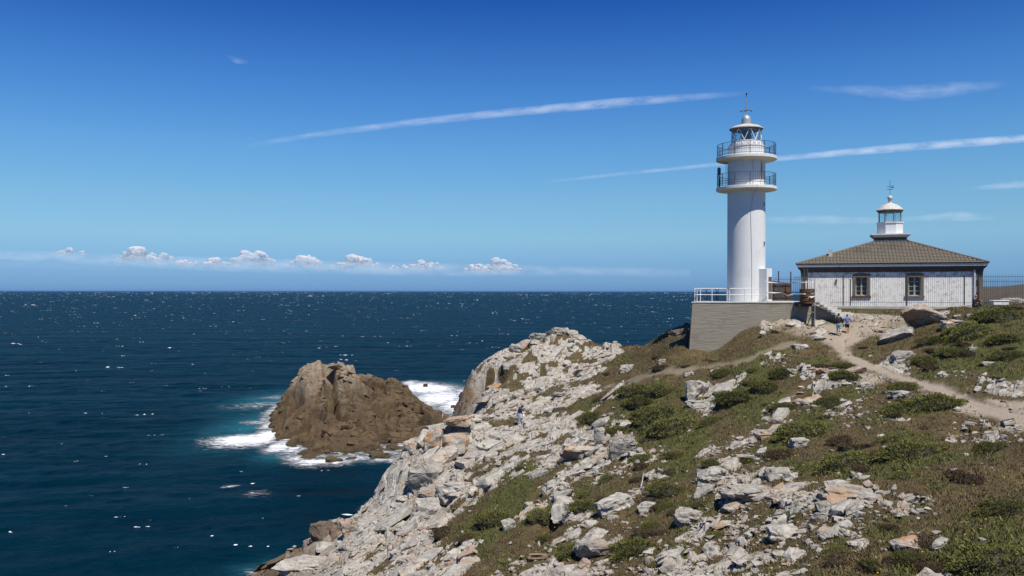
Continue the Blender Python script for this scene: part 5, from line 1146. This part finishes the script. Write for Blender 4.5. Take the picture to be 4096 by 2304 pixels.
# ================================================================ PEOPLE
def skin_part(name, verts, edges, rad, mat, parent, roots=(0,), sub=2):
    me_ = bpy.data.meshes.new(name); me_.from_pydata(verts, edges, []); me_.update()
    o = bpy.data.objects.new(name, me_); COL.objects.link(o)
    md = o.modifiers.new('skin', 'SKIN'); md.use_smooth_shade = True
    if not me_.skin_vertices: me_.skin_vertices.new()
    for i, r_ in enumerate(rad):
        sv = me_.skin_vertices[0].data[i]; sv.radius = (r_, r_) if isinstance(r_, (int, float)) else r_; sv.use_root = i in roots; sv.use_loose = False
    ss = o.modifiers.new('sub', 'SUBSURF'); ss.levels = sub; ss.render_levels = sub
    dg = bpy.context.evaluated_depsgraph_get(); nm = bpy.data.meshes.new_from_object(o.evaluated_get(dg)); bpy.data.objects.remove(o); nm.name = name
    nm.materials.clear(); nm.materials.append(mat); nm.polygons.foreach_set('use_smooth', [True] * len(nm.polygons))
    return link(name, nm, parent)
m_skin = simple('skin', (0.45, 0.27, 0.19), .6, .1, 5); m_hair = simple('dark_hair', (0.022, 0.016, 0.014), .6, .2, 9)
m_navy = simple('navy_puffer', (0.012, 0.018, 0.075), .45, .3, 7, bump=.3); m_blackc = simple('black_cloth', (0.018, 0.014, 0.020), .8, .2, 6)
m_lblue = simple('light_blue_shorts', (0.20, 0.50, 0.66), .7, .2, 6); m_bshirt = simple('blue_shirt', (0.115, 0.165, 0.42), .75, .25, 8)
m_jean = simple('pale_jeans', (0.22, 0.36, 0.52), .8, .3, 6); m_shoe = simple('white_trainer', (0.62, 0.62, 0.62), .6, .2, 6); m_shoey = simple('yellow_trainer', (0.55, 0.42, 0.04), .6, .2, 6)
def person(label, loc, rz, H, J, top, top_mat, bottom_mat, shorts=True, shoe=m_shoe, hood=False, hair=m_hair, hand_item=None):
    """J: joints of a 1.75 m figure that looks along +Y"""
    root = tag(empty('person', loc, rz), label, 'person'); root.scale = (H / 1.75,) * 3
    v, e, r_ = [], [], []; ix = {}
    def add(n_, p, rad, link_to=None):
        ix[n_] = len(v); v.append(tuple(p)); r_.append(rad)
        if link_to is not None: e.append((ix[link_to], ix[n_]))
    g_ = lambda n_: Vector(J[n_])
    add('pelvis', g_('pelvis'), (.13, .10)); add('waist', g_('waist'), (.12, .09), 'pelvis'); add('chest', g_('chest'), (.145, .10), 'waist'); add('neck', g_('neck'), .058, 'chest')
    hd = (g_('head') - g_('neck')).normalized(); fw = Vector(J.get('face', (0, 1, 0)))
    add('skull0', g_('neck') + hd * .09, .068, 'neck'); add('skull1', g_('head') + fw * .01, (.082, .098), 'skull0'); add('skull2', g_('head') + hd * .10, .066, 'skull1')
    add('nose', g_('head') + fw * .105 - hd * .03, .014, 'skull1')
    roots = [0]
    for s_, sg in (('l', -1), ('r', 1)):
        add('sh' + s_, g_('sh' + s_), .062, 'chest'); add('el' + s_, g_('el' + s_), .045, 'sh' + s_); add('wr' + s_, g_('wr' + s_), .030, 'el' + s_)
        d = (g_('wr' + s_) - g_('el' + s_)).normalized(); add('pa' + s_, g_('wr' + s_) + d * .075, (.038, .026), 'wr' + s_)
        side = d.cross(Vector((sg, 0, 0))).normalized(); out_ = side.cross(d).normalized()
        for f in range(4):
            b0 = g_('wr' + s_) + d * .085 + side * ((f - 1.5) * .019); ln = (.072, .082, .078, .060)[f]
            roots.append(len(v)); add(f'f{f}a' + s_, b0, .0085); add(f'f{f}b' + s_, b0 + d * ln * .55, .008, f'f{f}a' + s_); add(f'f{f}c' + s_, b0 + d * ln + out_ * -.022 * sg, .0065, f'f{f}b' + s_)
        b0 = g_('wr' + s_) + d * .035 + side * .03; roots.append(len(v)); add('tha' + s_, b0, .010); add('thb' + s_, b0 + d * .03 + side * .028, .0095, 'tha' + s_); add('thc' + s_, b0 + d * .06 + side * .032, .0075, 'thb' + s_)
        add('hip' + s_, g_('hip' + s_), .095, 'pelvis'); add('kn' + s_, g_('kn' + s_), .062, 'hip' + s_); add('cf' + s_, g_('kn' + s_).lerp(g_('an' + s_), .35), .060, 'kn' + s_); add('an' + s_, g_('an' + s_), .040, 'cf' + s_)
        add('to' + s_, g_('to' + s_), .035, 'an' + s_)
    skin_part('body', v, e, r_, m_skin, root, roots)
    # upper garment
    tv_, te, trd = [], [], []
    def ad(p, rad, to=None):
        tv_.append(tuple(p)); trd.append(rad)
        if to is not None: te.append((to, len(tv_) - 1))
        return len(tv_) - 1
    a0 = ad(g_('pelvis') + (g_('waist') - g_('pelvis')) * -.15, (.175, .135)); a1 = ad(g_('waist'), (.16, .125), a0); a2 = ad(g_('chest'), (.185, .135), a1); a3 = ad(g_('neck') - hd * .02, .078, a2)
    for s_ in 'lr':
        b1 = ad(g_('sh' + s_), .085, a2); b2 = ad(g_('el' + s_), .064, b1); ad(g_('wr' + s_) + (g_('el' + s_) - g_('wr' + s_)) * (.06 if top != 'shirt' else .06), .048, b2)
    skin_part('jacket' if top != 'shirt' else 'shirt', tv_, te, trd, top_mat, root)
    # lower garment
    tv_.clear(); te.clear(); trd.clear()
    a0 = ad(g_('pelvis') + Vector((0, 0, .04)), (.165, .125))
    for s_ in 'lr':
        b1 = ad(g_('hip' + s_) + (g_('kn' + s_) - g_('hip' + s_)) * .1, .118, a0); b2 = ad(g_('hip' + s_).lerp(g_('kn' + s_), .92), .098 if shorts else .085, b1)
        if not shorts: b3 = ad(g_('kn' + s_).lerp(g_('an' + s_), .4), .078, b2); ad(g_('kn' + s_).lerp(g_('an' + s_), .96), .062, b3)
    skin_part('shorts' if shorts else 'trousers', tv_, te, trd, bottom_mat, root)
    for s_ in 'lr':
        an, to = g_('an' + s_), g_('to' + s_); skin_part('shoe', [an + Vector((0, 0, .02)), an + (an - to) * .25 + Vector((0, 0, -.035)), an.lerp(to, .55) + Vector((0, 0, -.02)), to + (to - an) * .15 + Vector((0, 0, -.005))], [(0, 1), (0, 2), (2, 3)], [.048, .045, .050, .036], shoe, root)
    # hair or hood
    hc = g_('head')
    if hood:
        skin_part('hood', [g_('neck') - fw * .03, hc - fw * .03 - hd * .02, hc + hd * .08 - fw * .015, hc + hd * .09 + fw * .06], [(0, 1), (1, 2), (2, 3)], [.09, .128, .105, .05], top_mat, root)
    else:
        skin_part('hair', [hc - fw * .05 - hd * .09, hc - fw * .035 + hd * .0, hc + hd * .085 - fw * .01, hc + hd * .10 + fw * .05], [(0, 1), (1, 2), (2, 3)], [.06, .105, .088, .04], hair, root)
    return root
WALK = dict(pelvis=(0, 0, .93), waist=(0, .01, 1.10), chest=(0, .02, 1.32), neck=(0, .03, 1.48), head=(0, .05, 1.63), shl=(-.17, .02, 1.41), shr=(.17, .02, 1.41), ell=(-.27, -.06, 1.16), elr=(.27, .04, 1.16), wrl=(-.31, .0, .93), wrr=(.33, .14, .95),
            hipl=(-.09, 0, .88), hipr=(.09, 0, .88), knl=(-.09, .06, .49), knr=(.10, -.02, .50), anl=(-.09, .10, .08), anr=(.10, -.26, .20), tol=(-.10, .23, .035), tor=(.10, -.18, .05))
def ground_at(px, py, Y=None):
    q = hit(px, py) if Y is None else ((px - CX) / F * Y, Y)
    return Vector((q[0], q[1], gz(*q)))
p = at(3355, 1340, 67); person('walker in black jacket and light blue shorts on the path', (p.x, p.y, gz(p.x, p.y) - .02), R(-8), 1.76, WALK, 'jacket', m_blackc, m_lblue)
W2 = dict(WALK); W2.update(wrl=(-.34, .06, 1.0), ell=(-.29, -.04, 1.18), elr=(.30, -.02, 1.2), wrr=(.42, .16, 1.06), anl=(-.09, -.14, .12), tol=(-.10, -.04, .04), anr=(.10, .10, .08), tor=(.11, .23, .035), knl=(-.09, .0, .49), knr=(.10, .07, .49))
p = at(3389, 1334, 67.3); person('smaller walker in blue shirt and dark shorts beside the black jacket', (p.x, p.y, gz(p.x, p.y) - .02), R(-14), 1.50, W2, 'shirt', m_bshirt, m_blackc, shoe=m_shoey)
BEND = dict(pelvis=(0, -.05, .92), waist=(0, 0, 1.08), chest=(0, .10, 1.28), neck=(0, .20, 1.42), head=(0, .31, 1.53), face=(0, .85, -.5), shl=(-.17, .12, 1.36), shr=(.17, .12, 1.36), ell=(-.22, .12, 1.10), elr=(.22, .14, 1.10), wrl=(-.22, .27, .92), wrr=(.20, .28, .90),
            hipl=(-.09, -.05, .88), hipr=(.09, -.05, .88), knl=(-.10, .10, .50), knr=(.10, .04, .48), anl=(-.10, .02, .20), anr=(.10, -.10, .08), tol=(-.10, .16, .16), tor=(.10, .03, .035))
p = ground_at(2076, 1706); prs = person('person in navy hooded jacket and pale jeans climbing among the rocks', (p.x, p.y, p.z - .03), R(-78), 1.72, BEND, 'jacket', m_navy, m_jean, shorts=False, hood=True)
b_ = prs.matrix_basis @ Vector((.22, .34, .80)); bag = MB().lathe([(.03, -.12), (.08, -.09), (.09, 0), (.06, .07), (.02, .11)], 10).build('carrier_bag', m_tape, None, True, b_)
tag(bag, 'small white bag held by the hooded person', 'bag')
SIT = dict(pelvis=(0, -.12, .28), waist=(0, -.12, .44), chest=(0, -.05, .66), neck=(0, .0, .82), head=(0, .04, .97), shl=(-.17, -.04, .75), shr=(.17, -.04, .75), ell=(-.24, .06, .52), elr=(.24, .10, .55), wrl=(-.18, .28, .50), wrr=(.18, .34, .60),
           hipl=(-.09, -.10, .24), hipr=(.09, -.10, .24), knl=(-.12, .30, .44), knr=(.12, .30, .46), anl=(-.12, .38, .08), anr=(.12, .40, .08), tol=(-.12, .52, .04), tor=(.12, .54, .04))
p = at(3903, 1238, 66.5); person('person in dark clothes sitting on the mound by the house corner', (p.x, p.y, max(gz(p.x, p.y), p.z - .25)), R(-70), 1.78, SIT, 'jacket', m_blackc, m_blackc, shorts=False, shoe=m_blackc, hair=simple('reddish_hair', (.30, .13, .08), .7))

# ================================================================ FAR LAND
m_moor = simple('brown_moor', (0.085, 0.058, 0.034), .95, .4, .15, col2=(0.05, 0.045, 0.025))
xs = np.linspace(70, 330, 90); ys = np.linspace(118, 420, 70); X, Y = np.meshgrid(xs, ys)
Z = 22.9 - ((Y - 205) / 75) ** 2 * 2.6 + (X / Y - .575) * 28 + 2.2 * (fbm(X / 22, Y / 22, 5, 4) - .5); Z = Z - sstep(.53 - X / Y, 0, .08) * 26
idx = np.arange(X.size).reshape(X.shape); q_ = np.stack([idx[:-1, :-1], idx[:-1, 1:], idx[1:, 1:], idx[1:, :-1]], -1).reshape(-1, 4)
tag(link('moorland', mesh_np('moorland', np.stack([X.ravel(), Y.ravel(), np.maximum(Z.ravel(), -3)], -1), q_, m_moor, True)), kind='structure')
m_far = simple('far_hill', (0.060, 0.065, 0.045), .95, .3, .002)
xs = np.linspace(2600, 7800, 120); ys = np.linspace(5600, 8000, 30); X, Y = np.meshgrid(xs, ys)
Z = (30 + 26 * sstep(X, 3100, 3700) + 60 * sstep(X, 3500, 5500) + 26 * (fbm(X / 500, Y / 500, 3, 4) - .5)) * np.sin(np.clip((Y - 5600) / 2400, 0, 1) * np.pi) * sstep(X, 2650, 3150) - 1
tag(link('distant_hills', mesh_np('distant_hills', np.stack([X.ravel(), Y.ravel(), Z.ravel()], -1), np.stack([i for i in [np.arange(X.size).reshape(X.shape)[:-1, :-1], np.arange(X.size).reshape(X.shape)[:-1, 1:], np.arange(X.size).reshape(X.shape)[1:, 1:], np.arange(X.size).reshape(X.shape)[1:, :-1]]], -1).reshape(-1, 4), m_far, True)), kind='structure')
lw_ = at(3998, 1212, 69); tag(MB().box((0, 0, .12), (1.25, .5, .34)).box((0, 0, .32), (1.35, .6, .07)).build('low_trough', m_trim, None, False, (lw_.x, lw_.y, lw_.z - .1), bevel=.03), 'low white masonry trough behind the fence at the right', 'trough')

# rock ledges with dark hollows left of the platform foot
for px, py, w, h, lab, sd_ in ((2722, 1322, 75, 22, 'turf-brown overhanging ledge above the dark hollow by the platform', 91), (2722, 1372, 75, 14, 'thin slanting plank-like slab in the hollow by the platform', 92)):
    pp = at(px, py, 74.0); o = link('rock_ledge', rock_mesh('rock_ledge', m_rock_b, sd_, 16, 2, 1.0, .05, .05), None, pp); o.scale = (w * 74 / F, 2.6, h * 74 / F); o.rotation_euler = (0, R(-22), R(10)); tag(o, lab, 'rock')

# ================================================================ WHITECAPS
wc = np.random.default_rng(5); V = []; Fc = []; tot = 0
def cap(x, y, ln, wd, a):
    global tot
    n_ = 9; ring = []
    for k in range(n_):
        t = 2 * math.pi * k / n_; rr = wc.uniform(.55, 1.2); u, v = math.cos(t) * ln * rr, math.sin(t) * wd * rr
        ring.append((x + u * math.cos(a) - v * math.sin(a), y + u * math.sin(a) + v * math.cos(a)))
    ring = np.array(ring); zz = sea_h(ring[:, 0], ring[:, 1]) + .05; V.append(np.column_stack([ring, zz])); c = np.array([[x, y, float(sea_h(np.array([x]), np.array([y]))[0]) + .05 + wd * .35]]); V.append(c)
    for k in range(n_): Fc.append((tot + k, tot + (k + 1) % n_, tot + n_))
    tot += n_ + 1
N = 4000; py_ = HZ + np.exp(wc.uniform(math.log(5), math.log(1050), N)); px_ = wc.uniform(-300, 4300, N)
for px, py in zip(px_, py_):
    x, y = sea_pt(px, py)
    if y > 15000: continue
    if py > 1400 and wc.uniform() > .30: continue
    if y < 135 and float(G0(np.array([x]), np.array([y]))[0]) > -2 and x > -25: continue
    if -62 < x < 6 and 96 < y < 215 and float(GI(np.array([x]), np.array([y]))[0]) > -1.5: continue
    big = wc.lognormal(-.15, .6); s_ = big * (.24 + y / 1150.0); m_ = int(wc.integers(1, 4))
    for j in range(m_): cap(x + wc.normal(0, 1.8) * s_ * (j > 0), y + wc.normal(0, .5) * s_ * (j > 0), .75 * s_ * wc.uniform(.3, 1), .26 * s_ * wc.uniform(.5, 1.4), R(wc.normal(4, 9)))
m_cap, n, l, b = mat_new('whitecap_foam'); g = NG(n, l); b.inputs['Base Color'].default_value = (.80, .83, .85, 1); b.inputs['Roughness'].default_value = .9
l.new(g.rng(g.noise(1.6, 5, .7, g.map((.6, 1.4, 1))), .36, .56, .0, .95), b.inputs['Alpha'])
tag(link('whitecaps', mesh_np('whitecaps', np.concatenate(V), np.array(Fc), m_cap, True)), 'white foam caps scattered over the dark blue sea', 'foam', kind='stuff')
# fractured blocks standing out of the islet
ir = np.random.default_rng(9); n_ = 5200; x = ir.uniform(-50, -6, n_); y = ir.uniform(106, 185, n_); z = islet_h(x, y); k_ = (z > .3) & (np.min([poly_dist(x, y, p_) for p_, _w, _d in ISLET_CRACKS], axis=0) > 1.3); x, y, z = x[k_], y[k_], z[k_]
e = 1.2; gx = (GI(x + e, y) - GI(x - e, y)) / (2 * e); gy = (GI(x, y + e) - GI(x, y - e)) / (2 * e)
shapes = []
for k in range(14):
    me_ = rock_mesh('tmp', m_rock, 820 + k, 18, 1, 1.0, .05, .05, e0=.4); v = np.array([q.co[:] for q in me_.vertices]); me_.calc_loop_triangles(); f = np.array([t.vertices[:] for t in me_.loop_triangles]); shapes.append((v, f)); bpy.data.meshes.remove(me_)
vv, ff, tot = [], [], 0
for i in range(min(len(x), 620)):
    v, f = shapes[i % 14]; s_ = float(np.clip(ir.lognormal(math.log(.95), .5), .35, 2.4)); a = R(35 + ir.normal(0, 22))
    nrm = Vector((-gx[i] * .8, -gy[i] * .8, 1)).normalized() + Vector((ir.normal(0, .16), ir.normal(0, .16), 0)); nrm.normalize(); d = Vector((math.cos(a), math.sin(a), -.25)); d = (d - nrm * d.dot(nrm)).normalized(); t_ = nrm.cross(d)
    w = (v * np.array([s_ * ir.uniform(1.0, 2.2), s_ * ir.uniform(.7, 1.2), s_ * ir.uniform(.5, 1.1)])) @ np.array([d[:], t_[:], nrm[:]]) + np.array([x[i], y[i], z[i] - s_ * .22]); vv.append(w); ff.append(f + tot); tot += len(v)
isl = bpy.data.objects['rock_islet']; o = link('fractured_blocks', mesh_np('fractured_blocks', np.concatenate(vv), np.concatenate(ff), m_islet, smooth=False), isl); o['kind'] = 'stuff'
# small rocks awash beside the islet
for px, py, w, h, lab, sd_ in ((1340, 1843, 70, 30, 'brown rock awash in the foam in front of the islet', 81), (1402, 1836, 50, 14, 'low brown rock right of the one awash in front of the islet', 82), (1518, 1822, 90, 26, 'flat tan shore rock at the right front of the islet', 83), (1702, 1540, 20, 10, 'tiny dark rock in the white water behind the islet', 84), (1812, 1628, 20, 16, 'small brown rock in the turquoise channel', 85)):
    Y = EYE * F / (py + h * .4 - HZ); x = (px - CX) / F * Y; o = link('awash_rock', rock_mesh('awash_rock', m_islet, sd_, 16, 3, 1.0, .06, .08), None, (x, Y, 0.1)); o.scale = (w * Y / F, w * Y / F * .8, h * Y / F * 1.6); tag(o, lab, 'rock')

# ================================================================ CLOUDS AND CONTRAILS
m_cloud, n, l, b = mat_new('cumulus'); g = NG(n, l, 'Generated')
df = n.new('ShaderNodeBsdfDiffuse'); df.inputs[0].default_value = (.92, .92, .94, 1); tl = n.new('ShaderNodeBsdfTranslucent'); tl.inputs[0].default_value = (.9, .9, .93, 1); ms = n.new('ShaderNodeMixShader'); ms.inputs[0].default_value = .5
tr = n.new('ShaderNodeBsdfTransparent'); mx = n.new('ShaderNodeMixShader'); sp = n.new('ShaderNodeSeparateXYZ'); l.new(g.co, sp.inputs[0])
dn = g.math('ADD', sp.outputs[2], g.math('MULTIPLY', g.math('SUBTRACT', g.noise(3.5, 5, .65), .5), .75))
l.new(g.rng(dn, -.05, .95, .0, .50), mx.inputs[0])
l.new(df.outputs[0], ms.inputs[1]); l.new(tl.outputs[0], ms.inputs[2]); l.new(tr.outputs[0], mx.inputs[1]); l.new(ms.outputs[0], mx.inputs[2]); l.new(mx.outputs[0], n['Material Output'].inputs[0])
def cumulus(px, base, w, h, label, seed, amp=1.0):
    Y = 32000; k = Y / F; r_ = random.Random(seed); W_, H_ = w * k * 1.25, h * k * 1.12; c = at(px, base, Y)
    bm = bmesh.new()
    for i in range(16):
        t = r_.uniform(-1, 1); rr = H_ * r_.uniform(.20, .42) * (1 - .5 * abs(t)); zz = r_.uniform(.05, 1) * (1 - abs(t) ** 1.5) * (H_ - rr)
        M = Matrix.Translation((t * W_ / 2, r_.uniform(-.25, .25) * W_, zz)) @ Matrix.Diagonal((rr * 1.25, rr * 1.2, rr, 1)); bmesh.ops.create_icosphere(bm, subdivisions=3, radius=1, matrix=M)
    me_ = bpy.data.meshes.new('cumulus_cloud'); bm.to_mesh(me_); bm.free(); o = link('cumulus_cloud', me_, None, c)
    rm = o.modifiers.new('rm', 'REMESH'); rm.mode = 'VOXEL'; rm.voxel_size = H_ / 22; rm.use_smooth_shade = True
    dg = bpy.context.evaluated_depsgraph_get(); nm = bpy.data.meshes.new_from_object(o.evaluated_get(dg)); o.modifiers.clear(); o.data = nm
    n_ = len(nm.vertices); co = np.zeros(n_ * 3); nm.vertices.foreach_get('co', co); co = co.reshape(-1, 3); nv = np.zeros(n_ * 3); nm.vertices.foreach_get('normal', nv); nv = nv.reshape(-1, 3)
    for i in range(n_):
        q = Vector(co[i]) / H_ * 4.5 + Vector((seed * 3.1, 0, 0)); co[i] += nv[i] * H_ * .09 * mnoise.fractal(q * .8, .9, 2.1, 4)
    nm.vertices.foreach_set('co', co.ravel()); nm.update(); nm.materials.clear(); nm.materials.append(m_cloud); nm.polygons.foreach_set('use_smooth', [True] * len(nm.polygons))
    tag(o, label, 'cloud', 'cumulus along the horizon')
for k, (px, base, w, h, lab) in enumerate([(575, 1050, 165, 64, 'largest white cumulus over the horizon at the left'), (285, 1022, 100, 28, 'small cumulus left of the largest one'), (1012, 1062, 130, 66, 'tall cumulus above the rock islet'), (1215, 1068, 120, 56, 'pointed cumulus right of the tall one'),
        (1425, 1072, 170, 48, 'wide low cumulus in the middle of the row'), (1705, 1074, 120, 36, 'small flat-topped cumulus near the dome'), (2005, 1082, 120, 50, 'rounded cumulus at the right end of the row'), (1905, 1084, 80, 30, 'little cumulus touching the right end one'), (865, 1062, 90, 34, 'little cumulus between the largest and the tall one'), (740, 1062, 150, 22, 'thin low cloud right of the largest cumulus'),
        (1600, 1078, 110, 18, 'thin low cloud left of the flat-topped cumulus')]): cumulus(px, base, w, h, lab, 20 + k)

m_trail, n, l, b = mat_new('contrail_ice'); g = NG(n, l, 'Object')
df = n.new('ShaderNodeBsdfDiffuse'); df.inputs[0].default_value = (.95, .95, .95, 1); tl = n.new('ShaderNodeBsdfTranslucent'); tl.inputs[0].default_value = (.9, .9, .92, 1); ms = n.new('ShaderNodeMixShader'); ms.inputs[0].default_value = .35
tr = n.new('ShaderNodeBsdfTransparent'); mx = n.new('ShaderNodeMixShader')
a_ = g.math('MULTIPLY', g.attr('thick'), g.rng(g.noise(.004, 6, .62, g.map((.45, 1, 1.0))), .30, .70, .15, 1.25))
l.new(a_, mx.inputs[0]); l.new(df.outputs[0], ms.inputs[1]); l.new(tl.outputs[0], ms.inputs[2]); l.new(tr.outputs[0], mx.inputs[1]); l.new(ms.outputs[0], mx.inputs[2]); l.new(mx.outputs[0], n['Material Output'].inputs[0])
def contrail(name, pts, wd, al, label, cat):
    Y = 20000; n_, m_ = 60, 16; P_ = np.array(pts, float); t = np.linspace(0, 1, n_); tt = np.linspace(0, 1, len(P_)); V, A = [], []
    X_ = np.interp(t, tt, P_[:, 0]); Y_ = np.interp(t, tt, P_[:, 1]); W_ = np.interp(t, np.linspace(0, 1, len(wd)), wd); L_ = np.interp(t, np.linspace(0, 1, len(al)), al)
    Xs, Ys = X_.copy(), Y_.copy()
    for _ in range(12): Xs[1:-1] = (Xs[:-2] + 2 * Xs[1:-1] + Xs[2:]) / 4; Ys[1:-1] = (Ys[:-2] + 2 * Ys[1:-1] + Ys[2:]) / 4
    for i in range(n_):
        c = at(Xs[i], Ys[i], Y); r_ = W_[i] * Y / F / 2 * (1 + .25 * (float(vnoise(np.array([i * .31]), np.array([len(pts) + .3]), 4)[0]) - .5))
        for k in range(m_):
            th = 2 * math.pi * k / m_; ma, mi_ = r_ * 1.25 * math.cos(th), r_ * .2 * math.sin(th); V.append((c.x, c.y + .707 * ma - .707 * mi_, c.z + .707 * ma + .707 * mi_)); A.append(L_[i] * math.sin(th) ** 2 * .55)
    Fq = [(i * m_ + k, i * m_ + (k + 1) % m_, (i + 1) * m_ + (k + 1) % m_, (i + 1) * m_ + k) for i in range(n_ - 1) for k in range(m_)]
    o0_ = at(Xs[n_ // 2], Ys[n_ // 2], Y); me_ = mesh_np(name, np.array(V) - np.array(o0_), np.array(Fq), m_trail, True); attr(me_, 'thick', A); tag(link(name, me_, None, o0_), label, cat)
contrail('contrail', [(960, 590), (1200, 548), (1500, 507), (2000, 452), (2500, 408), (2800, 385), (3000, 370)], [30, 40, 46, 52, 54, 44, 30], [0, .14, .22, .26, .28, .12, .0], 'long white contrail slanting up towards the lighthouse top', 'contrail')
contrail('contrail', [(2150, 730), (2400, 704), (2860, 658), (3120, 632), (3600, 590), (4096, 552), (4600, 515)], [16, 24, 26, 34, 42, 50, 54], [0, .12, .18, .24, .32, .36, .36], 'contrail passing behind the tower to the right edge', 'contrail')
contrail('cirrus_wisp', [(3860, 756), (3980, 744), (4120, 732), (4300, 725)], [14, 36, 44, 40], [0, .16, .22, .18], 'short white cirrus wisp at the right edge above the house', 'cirrus')
contrail('cirrus_wisp', [(3200, 350), (3450, 362), (3650, 372), (3850, 350), (4050, 330)], [30, 70, 100, 80, 40], [0, .10, .15, .12, 0], 'faint cirrus patch high in the sky right of the tower', 'cirrus')
contrail('cirrus_wisp', [(3060, 880), (3250, 876), (3450, 882), (3650, 874), (3850, 862), (4000, 872)], [30, 52, 40, 26, 50, 30], [0.06, .13, .10, .06, .15, 0], 'faint cirrus band behind the turret of the house', 'cirrus')
contrail('cirrus_wisp', [(900, 220), (950, 245), (1000, 250)], [20, 40, 24], [0, .12, 0], 'tiny faint cirrus wisp high at the left', 'cirrus')

contrail('cloud_bank', [(-500, 1000), (0, 1022), (300, 1032), (700, 1052), (1200, 1066), (1800, 1080), (2400, 1084), (2760, 1092)], [50, 52, 60, 70, 70, 60, 50, 40], [.10, .12, .14, .17, .17, .15, .10, .05], 'dim flat cloud bank low over the sea horizon', 'cloud bank')
contrail('cloud_bank', [(-300, 1050), (100, 1060), (500, 1066), (900, 1075)], [30, 40, 36, 20], [.03, .04, .03, 0], 'thin lower streak of the cloud bank at the left', 'cloud bank')
# ================================================================ AIR
haze, n, l, b = mat_new('sea_haze'); n.remove(b); pv = n.new('ShaderNodeVolumePrincipled'); pv.inputs['Color'].default_value = (.26, .52, .95, 1); pv.inputs['Density'].default_value = 1.1e-5; pv.inputs['Anisotropy'].default_value = .2
l.new(pv.outputs[0], n['Material Output'].inputs['Volume'])
if USE_HAZE:
    hz_o = MB().box((0, 47000, 24), (190000, 100000, 64)).build('haze', haze); tag(hz_o, 'thin blue sea haze', 'haze', kind='stuff')
